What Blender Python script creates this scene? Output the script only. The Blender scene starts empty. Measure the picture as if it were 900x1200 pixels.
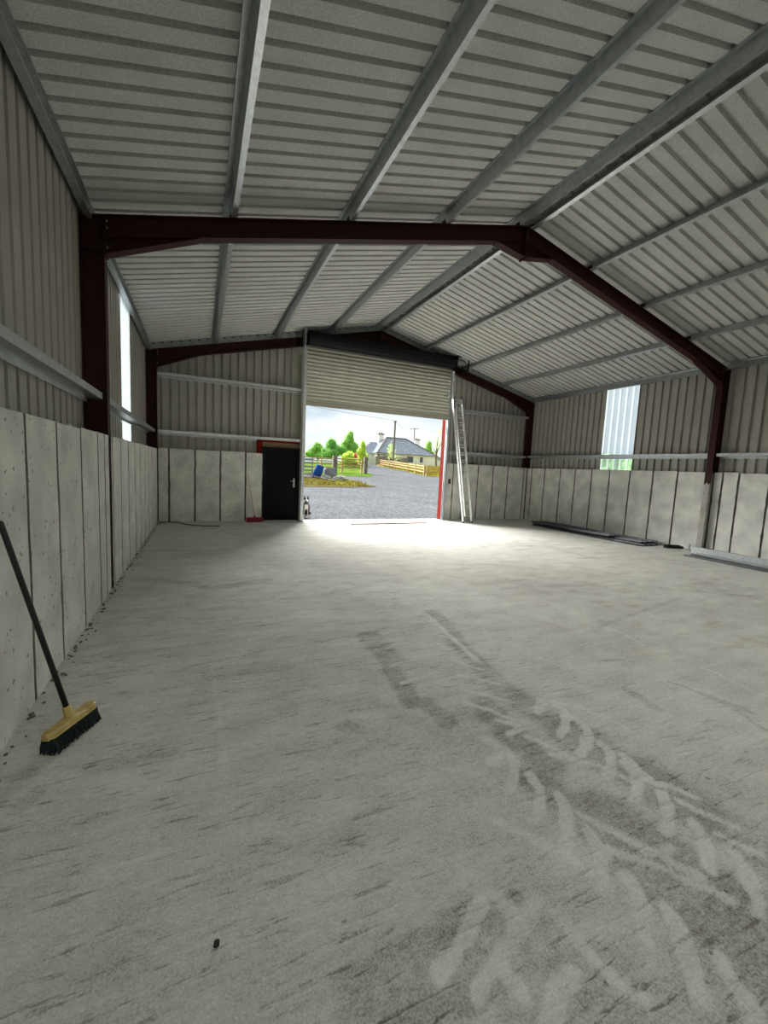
import bpy, bmesh, math, random
import numpy as np
from mathutils import Vector, Matrix, noise as mnoise

random.seed(7)
rng = np.random.default_rng(7)
scene = bpy.context.scene
col = scene.collection

# ---------------------------------------------------------------- camera
CX, CZ, YAW, PITCH, ROLL, FPX = 1.045, 1.721, 0.419, -0.104, 0.047, 487.46
cam_data = bpy.data.cameras.new('camera')
cam = bpy.data.objects.new('camera', cam_data); col.objects.link(cam)
fw = Vector((math.sin(YAW)*math.cos(PITCH), math.cos(YAW)*math.cos(PITCH), math.sin(PITCH)))
r0 = Vector((math.cos(YAW), -math.sin(YAW), 0)); u0 = r0.cross(fw)
r1 = r0*math.cos(ROLL)+u0*math.sin(ROLL); u1 = u0*math.cos(ROLL)-r0*math.sin(ROLL)
cam.matrix_world = Matrix(((r1.x, u1.x, -fw.x, CX), (r1.y, u1.y, -fw.y, 0), (r1.z, u1.z, -fw.z, CZ), (0, 0, 0, 1)))
cam_data.sensor_fit = 'HORIZONTAL'; cam_data.sensor_width = 36
cam_data.lens = FPX*36/900
cam_data.clip_start = 0.05; cam_data.clip_end = 600
scene.camera = cam

# ---------------------------------------------------------------- sky, daylight, exposure
SKY = .33
world = bpy.data.worlds.new('world'); scene.world = world
world.use_nodes = True
wn = world.node_tree.nodes; wl = world.node_tree.links
wn.clear()
w_out = wn.new('ShaderNodeOutputWorld'); w_bg = wn.new('ShaderNodeBackground')
w_tc = wn.new('ShaderNodeTexCoord'); w_no = wn.new('ShaderNodeTexNoise'); w_cr = wn.new('ShaderNodeValToRGB')
w_map = wn.new('ShaderNodeMapping'); w_map.inputs['Scale'].default_value = (1, 1, 2.6)
w_no.inputs['Scale'].default_value = 3.2; w_no.inputs['Detail'].default_value = 5; w_no.inputs['Roughness'].default_value = .5
w_cr.color_ramp.elements[0].position = .38; w_cr.color_ramp.elements[0].color = (.47, .56, .63, 1)
w_cr.color_ramp.elements[1].position = .62; w_cr.color_ramp.elements[1].color = (.86, .89, .90, 1)
wl.new(w_tc.outputs['Generated'], w_map.inputs['Vector']); wl.new(w_map.outputs['Vector'], w_no.inputs['Vector'])
wl.new(w_no.outputs['Fac'], w_cr.inputs['Fac']); wl.new(w_cr.outputs['Color'], w_bg.inputs['Color'])
w_bg.inputs['Strength'].default_value = SKY
wl.new(w_bg.outputs['Background'], w_out.inputs['Surface'])
# the bright high part of the overcast sky
sun_d = bpy.data.lights.new('sun', 'SUN'); sun_d.energy = 7.2; sun_d.angle = math.radians(70); sun_d.color = (1, .985, .94)
sun = bpy.data.objects.new('sun', sun_d); col.objects.link(sun)
sun.rotation_euler = Vector((.14, -1, -.45)).to_track_quat('-Z', 'Y').to_euler()
scene.view_settings.view_transform = 'Standard'
scene.view_settings.look = 'None'
scene.view_settings.gamma = 1
scene.view_settings.use_curve_mapping = False
scene.view_settings.exposure = 2.08

# ---------------------------------------------------------------- dimensions
W = 12.72          # inner concrete face of right wall
WF = 12.62         # inner flange of right columns
XC = WF/2
D = 12.67          # inner face of gable wall
Y1 = 6.27          # middle portal frame
YB = -6.5          # unseen end behind the photographer
HC = 1.97          # top of concrete walls
SL = .2414
ALPHA = math.atan(SL)
E0 = 4.555
PITCHR = .217      # rib pitch
SHEET = PITCHR*5
PUR = .165
def ztop(x):       # top of rafters
    return E0+SL*(x if x <= XC else WF-x)
def ground(y):
    return -.03+max(0, min(y, 72)-13.2)*.04

# ---------------------------------------------------------------- helpers
def tag(o, label=None, cat=None, group=None, kind=None):
    if label: o['label'] = label
    if cat: o['category'] = cat
    if group: o['group'] = group
    if kind: o['kind'] = kind
    return o
def empty(name, loc=(0, 0, 0), rz=0, label=None, cat=None, group=None, kind=None):
    o = bpy.data.objects.new(name, None); col.objects.link(o)
    o.empty_display_size = .2
    o.location = loc; o.rotation_euler = (0, 0, rz)
    return tag(o, label, cat, group, kind)
def wloc(o):
    v = Vector((0, 0, 0))
    while o is not None:
        v = v+o.location; o = o.parent
    return v
class MB:
    def __init__(s): s.v = []; s.f = []
    def add(s, vs, fs):
        k = len(s.v); s.v += [tuple(v) for v in vs]; s.f += [tuple(i+k for i in f) for f in fs]; return s
    def box(s, x0, y0, z0, x1, y1, z1):
        return s.add([(x0, y0, z0), (x1, y0, z0), (x1, y1, z0), (x0, y1, z0), (x0, y0, z1), (x1, y0, z1), (x1, y1, z1), (x0, y1, z1)],
                     [(0, 3, 2, 1), (4, 5, 6, 7), (0, 1, 5, 4), (1, 2, 6, 5), (2, 3, 7, 6), (3, 0, 4, 7)])
    def bar(s, a, b, w, h, up=(0, 0, 1)):
        a = Vector(a); b = Vector(b); d = (b-a).normalized(); up = Vector(up)
        if abs(d.dot(up)) > .99: up = Vector((1, 0, 0))
        sx = d.cross(up).normalized(); sz = sx.cross(d)
        pts = [p+sx*(i*w/2)+sz*(j*h/2) for p in (a, b) for i, j in ((-1, -1), (1, -1), (1, 1), (-1, 1))]
        return s.add(pts, [(0, 1, 2, 3), (7, 6, 5, 4), (0, 4, 5, 1), (1, 5, 6, 2), (2, 6, 7, 3), (3, 7, 4, 0)])
    def prism(s, poly, vec):
        n = len(poly); vec = Vector(vec); P = [Vector(p) for p in poly]
        vs = P+[p+vec for p in P]
        fs = [tuple(range(n)), tuple(range(2*n-1, n-1, -1))]+[(i, i+n, (i+1) % n+n, (i+1) % n) for i in range(n)]
        return s.add(vs, fs)
    def tube(s, path, r, n=8, caps=True):
        P = [Vector(p) for p in path]; R = r if isinstance(r, (list, tuple)) else [r]*len(P)
        rings = []; prev = None
        for i, p in enumerate(P):
            t = (P[min(i+1, len(P)-1)]-P[max(i-1, 0)]).normalized()
            if prev is None: a = t.orthogonal().normalized()
            else:
                a = (prev-t*prev.dot(t)); a = a.normalized() if a.length > 1e-6 else t.orthogonal().normalized()
            prev = a; b = t.cross(a)
            rings.append([p+(a*math.cos(2*math.pi*k/n)+b*math.sin(2*math.pi*k/n))*R[i] for k in range(n)])
        vs = [q for rg in rings for q in rg]; fs = []
        for i in range(len(P)-1):
            for k in range(n):
                fs.append((i*n+k, i*n+(k+1) % n, (i+1)*n+(k+1) % n, (i+1)*n+k))
        if caps: fs += [tuple(range(n-1, -1, -1)), tuple(range((len(P)-1)*n, len(P)*n))]
        return s.add(vs, fs)
    def ball(s, c, r, sub=2, scale=(1, 1, 1), jit=0, seed=0):
        bm = bmesh.new(); bmesh.ops.create_icosphere(bm, subdivisions=sub, radius=1)
        c = Vector(c); vs = []
        for v in bm.verts:
            q = v.co.copy()
            if jit: q *= 1+jit*mnoise.noise(q*1.9+Vector((seed*3.1, seed*1.7, seed)))
            vs.append((c.x+q.x*r*scale[0], c.y+q.y*r*scale[1], c.z+q.z*r*scale[2]))
        s.add(vs, [[v.index for v in f.verts] for f in bm.faces]); bm.free(); return s
    def build(s, name, mat, parent=None, smooth=False, bevel=0, kind=None, recalc=True, mat2=None, idx2=None):
        me = bpy.data.meshes.new(name)
        off = wloc(parent) if parent else Vector((0, 0, 0))
        V = np.array(s.v, dtype=float)-np.array(off)
        me.from_pydata(V.tolist(), [], s.f)
        if recalc:
            bm = bmesh.new(); bm.from_mesh(me); bmesh.ops.recalc_face_normals(bm, faces=bm.faces); bm.to_mesh(me); bm.free()
        if smooth: me.polygons.foreach_set('use_smooth', [True]*len(me.polygons))
        me.materials.append(mat)
        if mat2:
            me.materials.append(mat2)
            for i in idx2: me.polygons[i].material_index = 1
        me.update()
        o = bpy.data.objects.new(name, me); col.objects.link(o)
        if parent: o.parent = parent
        if bevel:
            b = o.modifiers.new('bevel', 'BEVEL'); b.width = bevel; b.segments = 2; b.limit_method = 'ANGLE'
        if kind: o['kind'] = kind
        return o
def thin(pts, t):
    """closed outline of a thin folded sheet from its centre line (2D points)"""
    P = [Vector((p[0], p[1])) for p in pts]; L = []; R = []
    for i, p in enumerate(P):
        ns = []
        if i > 0: d = (p-P[i-1]).normalized(); ns.append(Vector((-d.y, d.x)))
        if i < len(P)-1: d = (P[i+1]-p).normalized(); ns.append(Vector((-d.y, d.x)))
        n = sum(ns, Vector((0, 0))); n.normalize(); k = 1/max(.35, n.dot(ns[0]))
        L.append(p+n*t/2*k); R.append(p-n*t/2*k)
    return L+R[::-1]
def strip(mb, outline_fn, pts, t, a, b):
    """folded sheet: 2D centre line mapped by outline_fn(p, end) at two ends"""
    n = len(pts); out = thin(pts, t)
    vs = [a(p) for p in out]+[b(p) for p in out]; m = len(out); fs = []
    for i in range(m): fs.append((i, (i+1) % m, (i+1) % m+m, i+m))
    for i in range(n-1):
        q = (i, i+1, m-2-i, m-1-i); fs.append(q[::-1]); fs.append(tuple(k+m for k in q))
    mb.add(vs, fs); return mb
def copy_tree(o, parent=None):
    c = o.copy(); col.objects.link(c)
    if parent: c.parent = parent
    for ch in list(o.children): copy_tree(ch, c)
    return c

# ---------------------------------------------------------------- materials
def mat(name, base, rough=.7, metal=0, var=0, vscale=4, grain=0, gscale=120, bump=0, bscale=60, spec=.5, stretch=(1, 1, 1), tint=None):
    m = bpy.data.materials.new(name); m.use_nodes = True
    N = m.node_tree.nodes; L = m.node_tree.links; b = N['Principled BSDF']
    b.inputs['Roughness'].default_value = rough; b.inputs['Metallic'].default_value = metal
    b.inputs['Specular IOR Level'].default_value = spec
    c = N.new('ShaderNodeRGB'); c.outputs[0].default_value = (*base, 1); cur = c.outputs[0]
    tc = N.new('ShaderNodeTexCoord'); mp = N.new('ShaderNodeMapping'); mp.inputs['Scale'].default_value = stretch
    L.new(tc.outputs['Object'], mp.inputs['Vector'])
    def nz(scale, detail=4):
        n = N.new('ShaderNodeTexNoise'); n.inputs['Scale'].default_value = scale; n.inputs['Detail'].default_value = detail
        L.new(mp.outputs['Vector'], n.inputs['Vector']); return n.outputs['Fac']
    def modulate(cur, fac, amt, col2=None):
        mx = N.new('ShaderNodeMix'); mx.data_type = 'RGBA'; mx.blend_type = 'MIX' if col2 else 'MULTIPLY'
        if col2:
            r = N.new('ShaderNodeMapRange'); r.inputs[1].default_value = .42; r.inputs[2].default_value = .68; r.inputs[4].default_value = amt
            L.new(fac, r.inputs[0]); L.new(r.outputs[0], mx.inputs[0]); L.new(cur, mx.inputs[6]); mx.inputs[7].default_value = (*col2, 1)
        else:
            r = N.new('ShaderNodeMapRange'); r.inputs[1].default_value = .3; r.inputs[2].default_value = .7
            r.inputs[3].default_value = 1-amt; r.inputs[4].default_value = 1+amt; L.new(fac, r.inputs[0])
            mx.inputs[0].default_value = 1; L.new(cur, mx.inputs[6]); L.new(r.outputs[0], mx.inputs[7])
        return mx.outputs[2]
    if var: cur = modulate(cur, nz(vscale), var)
    if tint: cur = modulate(cur, nz(vscale*.7+.3), .8, tint)
    if grain: cur = modulate(cur, nz(gscale, 2), grain)
    L.new(cur, b.inputs['Base Color'])
    if bump:
        bp = N.new('ShaderNodeBump'); bp.inputs['Strength'].default_value = bump; bp.inputs['Distance'].default_value = .01
        L.new(nz(bscale, 5), bp.inputs['Height']); L.new(bp.outputs[0], b.inputs['Normal'])
    return m
def nodes_of(m): return m.node_tree.nodes, m.node_tree.links, m.node_tree.nodes['Principled BSDF']

def concrete_mat(name, base):
    m = mat(name, base, rough=.9, var=.19, vscale=2.6, grain=.09, gscale=90, bump=.25, bscale=70, spec=.2)
    N, L, b = nodes_of(m)
    tc = [n for n in N if n.type == 'TEX_COORD'][0]
    src = b.inputs['Base Color'].links[0].from_socket
    # blow-holes
    vo = N.new('ShaderNodeTexVoronoi'); vo.inputs['Scale'].default_value = 21; vo.inputs['Randomness'].default_value = 1
    no = N.new('ShaderNodeTexNoise'); no.inputs['Scale'].default_value = 28
    add = N.new('ShaderNodeMix'); add.data_type = 'VECTOR'; add.inputs[0].default_value = .04
    of = N.new('ShaderNodeVectorMath'); of.inputs[1].default_value = (3.31, 5.73, 1.17); L.new(tc.outputs['Object'], of.inputs[0]); L.new(of.outputs[0], add.inputs[4]); L.new(no.outputs['Color'], add.inputs[5]); L.new(tc.outputs['Object'], no.inputs['Vector'])
    L.new(add.outputs[1], vo.inputs['Vector'])
    sep = N.new('ShaderNodeSeparateColor'); L.new(vo.outputs['Color'], sep.inputs[0])
    thr = N.new('ShaderNodeMapRange'); thr.inputs[1].default_value = .45; thr.inputs[2].default_value = 1; thr.inputs[3].default_value = 0; thr.inputs[4].default_value = .30
    L.new(sep.outputs[0], thr.inputs[0])
    lt = N.new('ShaderNodeMath'); lt.operation = 'LESS_THAN'; L.new(vo.outputs['Distance'], lt.inputs[0]); L.new(thr.outputs[0], lt.inputs[1])
    mx = N.new('ShaderNodeMix'); mx.data_type = 'RGBA'; L.new(src, mx.inputs[6]); mx.inputs[7].default_value = (.10, .10, .09, 1)
    fac = N.new('ShaderNodeMath'); fac.operation = 'MULTIPLY'; fac.inputs[1].default_value = .65; L.new(lt.outputs[0], fac.inputs[0])
    L.new(fac.outputs[0], mx.inputs[0]); L.new(mx.outputs[2], b.inputs['Base Color'])
    return m
M = {}
M['concrete'] = concrete_mat('cast_concrete', (.68, .675, .63))
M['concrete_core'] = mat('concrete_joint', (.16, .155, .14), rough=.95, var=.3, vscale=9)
M['clad'] = mat('liner_coat', (.37, .358, .315), rough=.36, var=.06, vscale=3, grain=.05, gscale=60)
M['roof'] = mat('fleece_backed_sheet', (.55, .55, .525), rough=.85, var=.06, vscale=2, grain=.22, gscale=95, spec=.25)
M['red'] = mat('red_oxide_paint', (.030, .0045, .004), rough=.6, spec=.25, var=.15, vscale=5, grain=.06)
M['redbright'] = mat('red_primer', (.17, .014, .010), rough=.8, spec=.05, var=.15, vscale=6)
M['galv'] = mat('galvanised_steel', (.52, .55, .56), rough=.38, metal=.88, var=.12, vscale=14, grain=.06, gscale=50)
M['galvdark'] = mat('dull_galvanised_steel', (.26, .28, .28), rough=.55, metal=.4, var=.15, vscale=8)
M['shutter'] = mat('shutter_paint', (.42, .412, .34), rough=.8, var=.06, vscale=3, spec=.15)
M['blacksteel_or_shade'] = mat('black_steel_and_shade', (.008, .008, .009), rough=.6, spec=.15)  # black steel parts; on the curtain roll it stands in for shade
M['doorblack'] = mat('black_door_skin', (.006, .007, .008), rough=.5, var=.2, vscale=3, spec=.06)
M['chrome'] = mat('satin_metal', (.6, .6, .6), rough=.3, metal=.9)
M['timber'] = mat('raw_timber', (.27, .19, .11), rough=.8, var=.2, vscale=6, stretch=(1, 8, 8))
M['palewood'] = mat('pale_handle_wood', (.66, .55, .36), rough=.6, var=.1, vscale=12)
M['yellowwood'] = mat('yellow_lacquered_wood', (.62, .47, .17), rough=.5, var=.18, vscale=18, tint=(.40, .27, .07))
M['bristle'] = mat('black_bristle', (.007, .008, .009), rough=.85)
M['bristlegreen'] = mat('dark_green_bristle', (.006, .014, .012), rough=.85)
M['redbristle'] = mat('red_bristle', (.27, .02, .03), rough=.8, grain=.3, gscale=60)
M['blackplastic'] = mat('black_plastic', (.008, .008, .008), rough=.45)
M['whiteplastic'] = mat('white_plastic', (.75, .75, .70), rough=.5)
M['darksheet'] = mat('dark_coated_sheet', (.035, .040, .048), rough=.42, var=.15, vscale=4)
M['rubber'] = mat('grey_rubber', (.10, .10, .095), rough=.7)
M['alu'] = mat('ladder_aluminium', (.72, .72, .68), rough=.42, metal=.35, var=.1, vscale=12)
M['stone'] = mat('dark_stone', (.02, .02, .018), rough=.9)
M['mortar'] = mat('dry_mortar', (.62, .61, .57), rough=.95, var=.15, vscale=20)
M['gravel'] = None
# translucent rooflight-grade sheet
m = bpy.data.materials.new('translucent_sheet'); m.use_nodes = True
N = m.node_tree.nodes; L = m.node_tree.links; N.clear()
o_ = N.new('ShaderNodeOutputMaterial'); tr = N.new('ShaderNodeBsdfTranslucent'); tp = N.new('ShaderNodeBsdfTransparent'); gl = N.new('ShaderNodeBsdfGlossy')
tr.inputs[0].default_value = (.62, .64, .65, 1); tp.inputs[0].default_value = (.95, .98, .99, 1); gl.inputs['Roughness'].default_value = .25
m1 = N.new('ShaderNodeMixShader'); m2 = N.new('ShaderNodeMixShader'); m1.inputs[0].default_value = .75; m2.inputs[0].default_value = .05
L.new(tr.outputs[0], m1.inputs[1]); L.new(tp.outputs[0], m1.inputs[2]); L.new(m1.outputs[0], m2.inputs[1]); L.new(gl.outputs[0], m2.inputs[2]); L.new(m2.outputs[0], o_.inputs[0])
M['grp'] = m
m = bpy.data.materials.new('added_clear_sheet'); m.use_nodes = True
N = m.node_tree.nodes; L = m.node_tree.links; N.clear()
o_ = N.new('ShaderNodeOutputMaterial'); tp = N.new('ShaderNodeBsdfTransparent'); gl = N.new('ShaderNodeBsdfGlossy'); m2 = N.new('ShaderNodeMixShader')
tp.inputs[0].default_value = (.95, .94, .90, 1); gl.inputs['Roughness'].default_value = .3; m2.inputs[0].default_value = .08
L.new(tp.outputs[0], m2.inputs[1]); L.new(gl.outputs[0], m2.inputs[2]); L.new(m2.outputs[0], o_.inputs[0])
M['clear'] = m
M['crust'] = concrete_mat('slurry_concrete', (.40, .39, .355))

# ================================================================ FLOOR
STROKES = [(1,0.05,[(3.3,2.15),(3.47,2.26)]),(1,0.05,[(3.51,2.18),(3.49,2.05),(3.25,1.88)]),(1,0.05,[(3.5,1.99),(3.47,1.86),(3.23,1.7)]),(1,0.05,[(3.44,1.74),(3.4,1.63),(3.22,1.51)]),(1,0.05,[(3.42,1.54),(3.37,1.43),(3.2,1.33)]),(1,0.05,[(3.39,1.31),(3.3,1.21),(3.16,1.12)]),(1,0.05,[(3.35,1.12),(3.26,1.01),(3.14,0.93)]),(1,0.05,[(3.34,0.94),(3.25,0.82),(3.12,0.74)]),(1,0.045,[(2.81,1.89),(2.74,1.74),(2.6,1.62)]),(1,0.045,[(2.79,1.67),(2.72,1.52),(2.59,1.43)]),(1,0.05,[(2.83,1.5),(2.74,1.36),(2.59,1.23)]),(1,0.05,[(2.79,1.28),(2.72,1.14),(2.59,1.05)]),(1,0.05,[(2.76,1.05),(2.69,0.93),(2.59,0.85)]),(1,0.05,[(2.78,0.88),(2.7,0.77),(2.58,0.65)]),(1,0.05,[(2.77,0.69),(2.73,0.61),(2.69,0.55)]),(1,0.05,[(2.74,2.04),(2.76,1.91),(2.64,1.84)]),(1,0.04,[(2.96,2.16),(3.06,2.07),(2.94,2.02)]),(1,0.03,[(3.52,2.24),(3.71,2.01),(3.76,1.78)]),(1,0.03,[(3.03,1.96),(3.17,1.67)]),(1,0.03,[(3.04,1.76),(3.27,1.55),(3.32,1.41)]),(1,0.035,[(2.82,1.36),(2.97,1.11),(3.06,0.92)]),(1,0.035,[(2.79,1.17),(2.96,0.98),(3.08,0.8)]),(1,0.03,[(3.47,1.61),(3.44,1.4)]),(1,0.03,[(3.41,1.41),(3.55,1.23)]),(1,0.03,[(3.42,1.23),(3.53,1.02)]),(1,0.03,[(3.39,1.03),(3.46,0.87)]),(1,0.05,[(2.41,1.48),(2.55,1.26),(2.62,1.09)]),(1,0.05,[(2.1,1.19),(1.92,1.09),(1.8,1.05)]),(1,0.04,[(2.16,1.21),(2.18,1.09)]),(1,0.045,[(2.31,1.12),(2.14,1.04),(2.0,1.0),(1.89,0.94)]),(1,0.05,[(2.23,0.88),(2.05,0.81)]),(1,0.05,[(2.01,0.99),(2.03,0.9)]),(1,0.04,[(2.32,1.08),(2.35,0.86),(2.4,0.72)]),(1,0.02,[(3.34,3.65),(3.46,3.42)]),(1,0.02,[(3.21,3.38),(3.35,3.17)]),(1,0.025,[(3.17,3.07),(3.33,2.81)]),(1,0.025,[(3.06,2.83),(3.3,2.58)]),(1,0.03,[(2.95,2.62),(3.2,2.35)]),(1,0.03,[(2.87,2.44),(3.07,2.14)]),(1,0.02,[(2.79,3.82),(2.99,3.89)]),(1,0.02,[(2.69,3.49),(2.94,3.52)]),(1,0.02,[(2.61,3.16),(2.92,3.2)]),(1,0.03,[(2.55,2.84),(2.91,2.92)]),(1,0.02,[(5.43,3.15),(5.32,2.71)]),(1,0.02,[(5.38,2.19),(5.32,1.69)]),(1,0.03,[(2.93,1.09),(3.09,1.05)]),(0.7,0.012,[(1.13,3.63),(1.17,2.75),(1.17,2.23)]),(0.7,0.01,[(0.36,2.4),(0.91,2.28),(1.77,2.03)]),(0.7,0.02,[(5.57,4.33),(6.16,3.97)]),(0.7,0.05,[(3.54,4.2),(3.38,2.97)]),(-1,0.12,[(3.63,4.24),(3.6,3.93),(3.46,3.42)]),(-1,0.13,[(3.44,3.43),(3.34,2.82),(3.32,2.49)]),(-1,0.17,[(3.28,2.51),(3.32,2.09),(3.43,1.82)]),(-1,0.2,[(3.31,1.86),(3.38,1.51),(3.43,1.26)]),(-1,0.22,[(3.45,1.44),(3.47,1.14),(3.5,0.89)]),(-1,0.2,[(2.98,1.32),(3.02,1.05),(3.08,0.82)]),(-1,0.16,[(2.8,1.6),(2.84,1.32),(2.83,1.1)]),(-1,0.2,[(2.87,1.13),(2.89,0.86),(2.9,0.64)]),(-1,0.16,[(2.64,3.8),(2.63,3.51),(2.65,3.24)]),(-1,0.11,[(2.57,3.17),(2.52,2.77),(2.49,2.57)]),(-1,0.1,[(2.59,2.53),(2.6,2.28)]),(-1,0.14,[(3.01,2.39),(2.94,2.0),(2.95,1.71)]),(-1,0.08,[(2.58,3.08),(2.53,2.84)]),(-1,0.04,[(2.23,1.17),(2.19,1.15)]),(-1,0.05,[(2.04,1.11),(2.1,1.11)]),(-1,0.06,[(1.51,1.15),(1.69,1.15),(1.92,1.16),(2.04,1.17)]),(-1,0.04,[(1.88,1.04),(2.07,1.02),(2.13,1.01)]),(-1,0.06,[(2.19,0.86),(2.22,0.84)]),(-1,0.12,[(1.55,1.06),(1.77,1.02),(1.95,0.99)]),(-1,0.15,[(2.04,0.87),(2.42,0.8)]),(-1,0.2,[(2.37,0.68),(2.64,0.63)]),(-1,0.05,[(1.96,2.51),(1.99,2.42)]),(-1,0.03,[(4.77,2.12),(4.83,1.82),(4.73,1.41)]),(-1,0.05,[(4.84,1.9),(4.89,1.59)]),(-1,0.02,[(4.56,2.61),(4.79,2.54)]),(-1,0.06,[(4.28,2.17),(4.23,1.89)]),(-0.6,0.02,[(0.88,2.05),(1.14,2.0)]),(-0.6,0.02,[(0.89,3.63),(1.51,3.76),(2.45,3.87)]),(-0.6,0.05,[(0.22,3.78),(0.38,3.88)]),(-0.6,0.15,[(1.21,5.9),(1.92,6.17)]),(-0.6,0.1,[(5.92,6.41),(6.7,5.89)]),(-0.6,0.12,[(8.88,7.64),(8.88,6.18)]),(-0.6,0.15,[(7.94,4.14),(8.87,3.43)]),(-0.6,0.06,[(1.91,2.48),(2.0,2.4)]),(-0.6,0.14,[(1.15,3.47),(1.69,3.44)]),(-0.6,0.1,[(0.67,6.48),(1.21,5.9)]),(-0.6,0.04,[(5.28,3.25),(7.71,3.75)]),(-0.6,0.03,[(0.12,4.12),(0.27,4.16),(0.44,4.29)]),(-0.6,0.06,[(0.24,2.37),(0.28,2.47)]),(-0.6,0.05,[(0.47,2.59),(0.89,2.58)])]
xs = np.unique(np.round(np.concatenate([np.arange(0, 6.5, .018), np.arange(6.5, 9.2, .032), np.arange(9.2, W+.2, .2), [W+.15]]), 4))
ys = np.unique(np.round(np.concatenate([np.arange(-.6, .3, .3), np.arange(.3, 4, .016), np.arange(4, 9.5, .036), np.arange(9.5, D+.1, .15), [D+.27]]), 4))
GX, GY = np.meshgrid(xs, ys)
dust = np.zeros_like(GX)
def smooth_noise(X, Y, s, seed):
    r = np.random.default_rng(seed); g = r.random((64, 64))
    x = X*s+100; y = Y*s+100; xi = np.floor(x).astype(int); yi = np.floor(y).astype(int); fx = x-xi; fy = y-yi
    fx = fx*fx*(3-2*fx); fy = fy*fy*(3-2*fy)
    a = g[yi % 64, xi % 64]; b = g[yi % 64, (xi+1) % 64]; c = g[(yi+1) % 64, xi % 64]; d = g[(yi+1) % 64, (xi+1) % 64]
    return (a*(1-fx)+b*fx)*(1-fy)+(c*(1-fx)+d*fx)*fy
wob = (smooth_noise(GX, GY, 14, 1)-.5)*.03
wobx = GX+wob; woby = GY+(smooth_noise(GX, GY, 14, 2)-.5)*.03
for pas in (-1, 1):
    for v, hw, pts in STROKES:
        if (v > 0) != (pas > 0): continue
        hw = hw*.62 if v > 0 else hw*.8
        p = np.array(pts); lo = p.min(0)-hw*2-.1; hi = p.max(0)+hw*2+.1
        ix = np.where((xs > lo[0]) & (xs < hi[0]))[0]; iy = np.where((ys > lo[1]) & (ys < hi[1]))[0]
        if len(ix) == 0 or len(iy) == 0: continue
        sl = np.s_[iy[0]:iy[-1]+1, ix[0]:ix[-1]+1]
        X = wobx[sl]; Y = woby[sl]; d = np.full(X.shape, 9.)
        if len(p) == 3:   # round the bend of a lug print
            p = np.array([(1-t)**2*p[0]+2*t*(1-t)*(2*p[1]-.5*p[0]-.5*p[2])+t*t*p[2] for t in np.linspace(0, 1, 7)])
        for a, b in zip(p[:-1], p[1:]):
            ab = b-a; t = np.clip(((X-a[0])*ab[0]+(Y-a[1])*ab[1])/max(1e-9, ab@ab), 0, 1)
            d = np.minimum(d, np.hypot(X-a[0]-t*ab[0], Y-a[1]-t*ab[1]))
        soft = (.010 if v > 0 else hw*.5)
        k = np.clip((hw-d)/soft+.5, 0, 1)
        # prints are patchy
        k *= .72+.28*np.clip(smooth_noise(X, Y, 6, 3)*2-.4, 0, 1)
        if v < 0: dust[sl] = np.minimum(dust[sl], v*k*.66)
        else: dust[sl] = np.maximum(dust[sl], dust[sl]*(1-k)+v*k*.50)
nv = len(xs)*len(ys)
co = np.zeros((nv, 3), dtype=np.float32); co[:, 0] = GX.ravel(); co[:, 1] = GY.ravel()
I = np.arange(nv).reshape(len(ys), len(xs))
quads = np.stack([I[:-1, :-1], I[:-1, 1:], I[1:, 1:], I[1:, :-1]], -1).reshape(-1, 4)
slab_v = np.array([(x, y, z) for z in (-.25, -.006) for x, y in ((0, -.6), (W+.15, -.6), (W+.15, D+.27), (0, D+.27))], dtype=np.float32)
slab_f = np.array([(0, 3, 2, 1), (4, 5, 6, 7), (0, 1, 5, 4), (1, 2, 6, 5), (2, 3, 7, 6), (3, 0, 4, 7)])+nv
co = np.concatenate([co, slab_v]); quads = np.concatenate([quads, slab_f])
me = bpy.data.meshes.new('floor')
me.vertices.add(len(co)); me.vertices.foreach_set('co', co.ravel())
me.loops.add(len(quads)*4); me.loops.foreach_set('vertex_index', quads.ravel().astype(np.int32))
me.polygons.add(len(quads)); me.polygons.foreach_set('loop_start', np.arange(0, len(quads)*4, 4, dtype=np.int32))
me.update(calc_edges=True); me.validate()
at = me.attributes.new('dust', 'FLOAT', 'POINT'); at.data.foreach_set('value', np.concatenate([dust.ravel(), np.zeros(8)]).astype(np.float32))
floor_o = bpy.data.objects.new('floor', me); col.objects.link(floor_o); tag(floor_o, kind='structure')

m = mat('power_brushed_concrete', (.47, .46, .43), rough=.95, spec=.05)
N, L, b = nodes_of(m); M['floor'] = m
tc = [n for n in N if n.type == 'TEX_COORD'][0]
def tnoise(scale, detail, rot, st, dist=0, rough=.55):
    mp = N.new('ShaderNodeMapping'); mp.inputs['Rotation'].default_value = (0, 0, rot); mp.inputs['Scale'].default_value = st
    n = N.new('ShaderNodeTexNoise'); n.inputs['Scale'].default_value = scale; n.inputs['Detail'].default_value = detail
    n.inputs['Distortion'].default_value = dist; n.inputs['Roughness'].default_value = rough
    L.new(tc.outputs['Object'], mp.inputs['Vector']); L.new(mp.outputs['Vector'], n.inputs['Vector']); return n.outputs['Fac']
def mrange(s, a, b_, c, d):
    r = N.new('ShaderNodeMapRange'); r.inputs[1].default_value = a; r.inputs[2].default_value = b_; r.inputs[3].default_value = c; r.inputs[4].default_value = d
    L.new(s, r.inputs[0]); return r.outputs[0]
def math_(op, a, b_):
    n = N.new('ShaderNodeMath'); n.operation = op
    for i, s in enumerate((a, b_)):
        if isinstance(s, (int, float)): n.inputs[i].default_value = s
        else: L.new(s, n.inputs[i])
    return n.outputs[0]
big = tnoise(.55, 4, .3, (1, 1, 1), .4)
mid = tnoise(3.0, 5, .1, (1, 1.6, 1), .3)
streak = tnoise(1.0, 4, -.16, (1.5, 15, 1), .25, .62)
ridge = tnoise(1.0, 3, -.16, (4.5, 34, 1), .35, .6)
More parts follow.
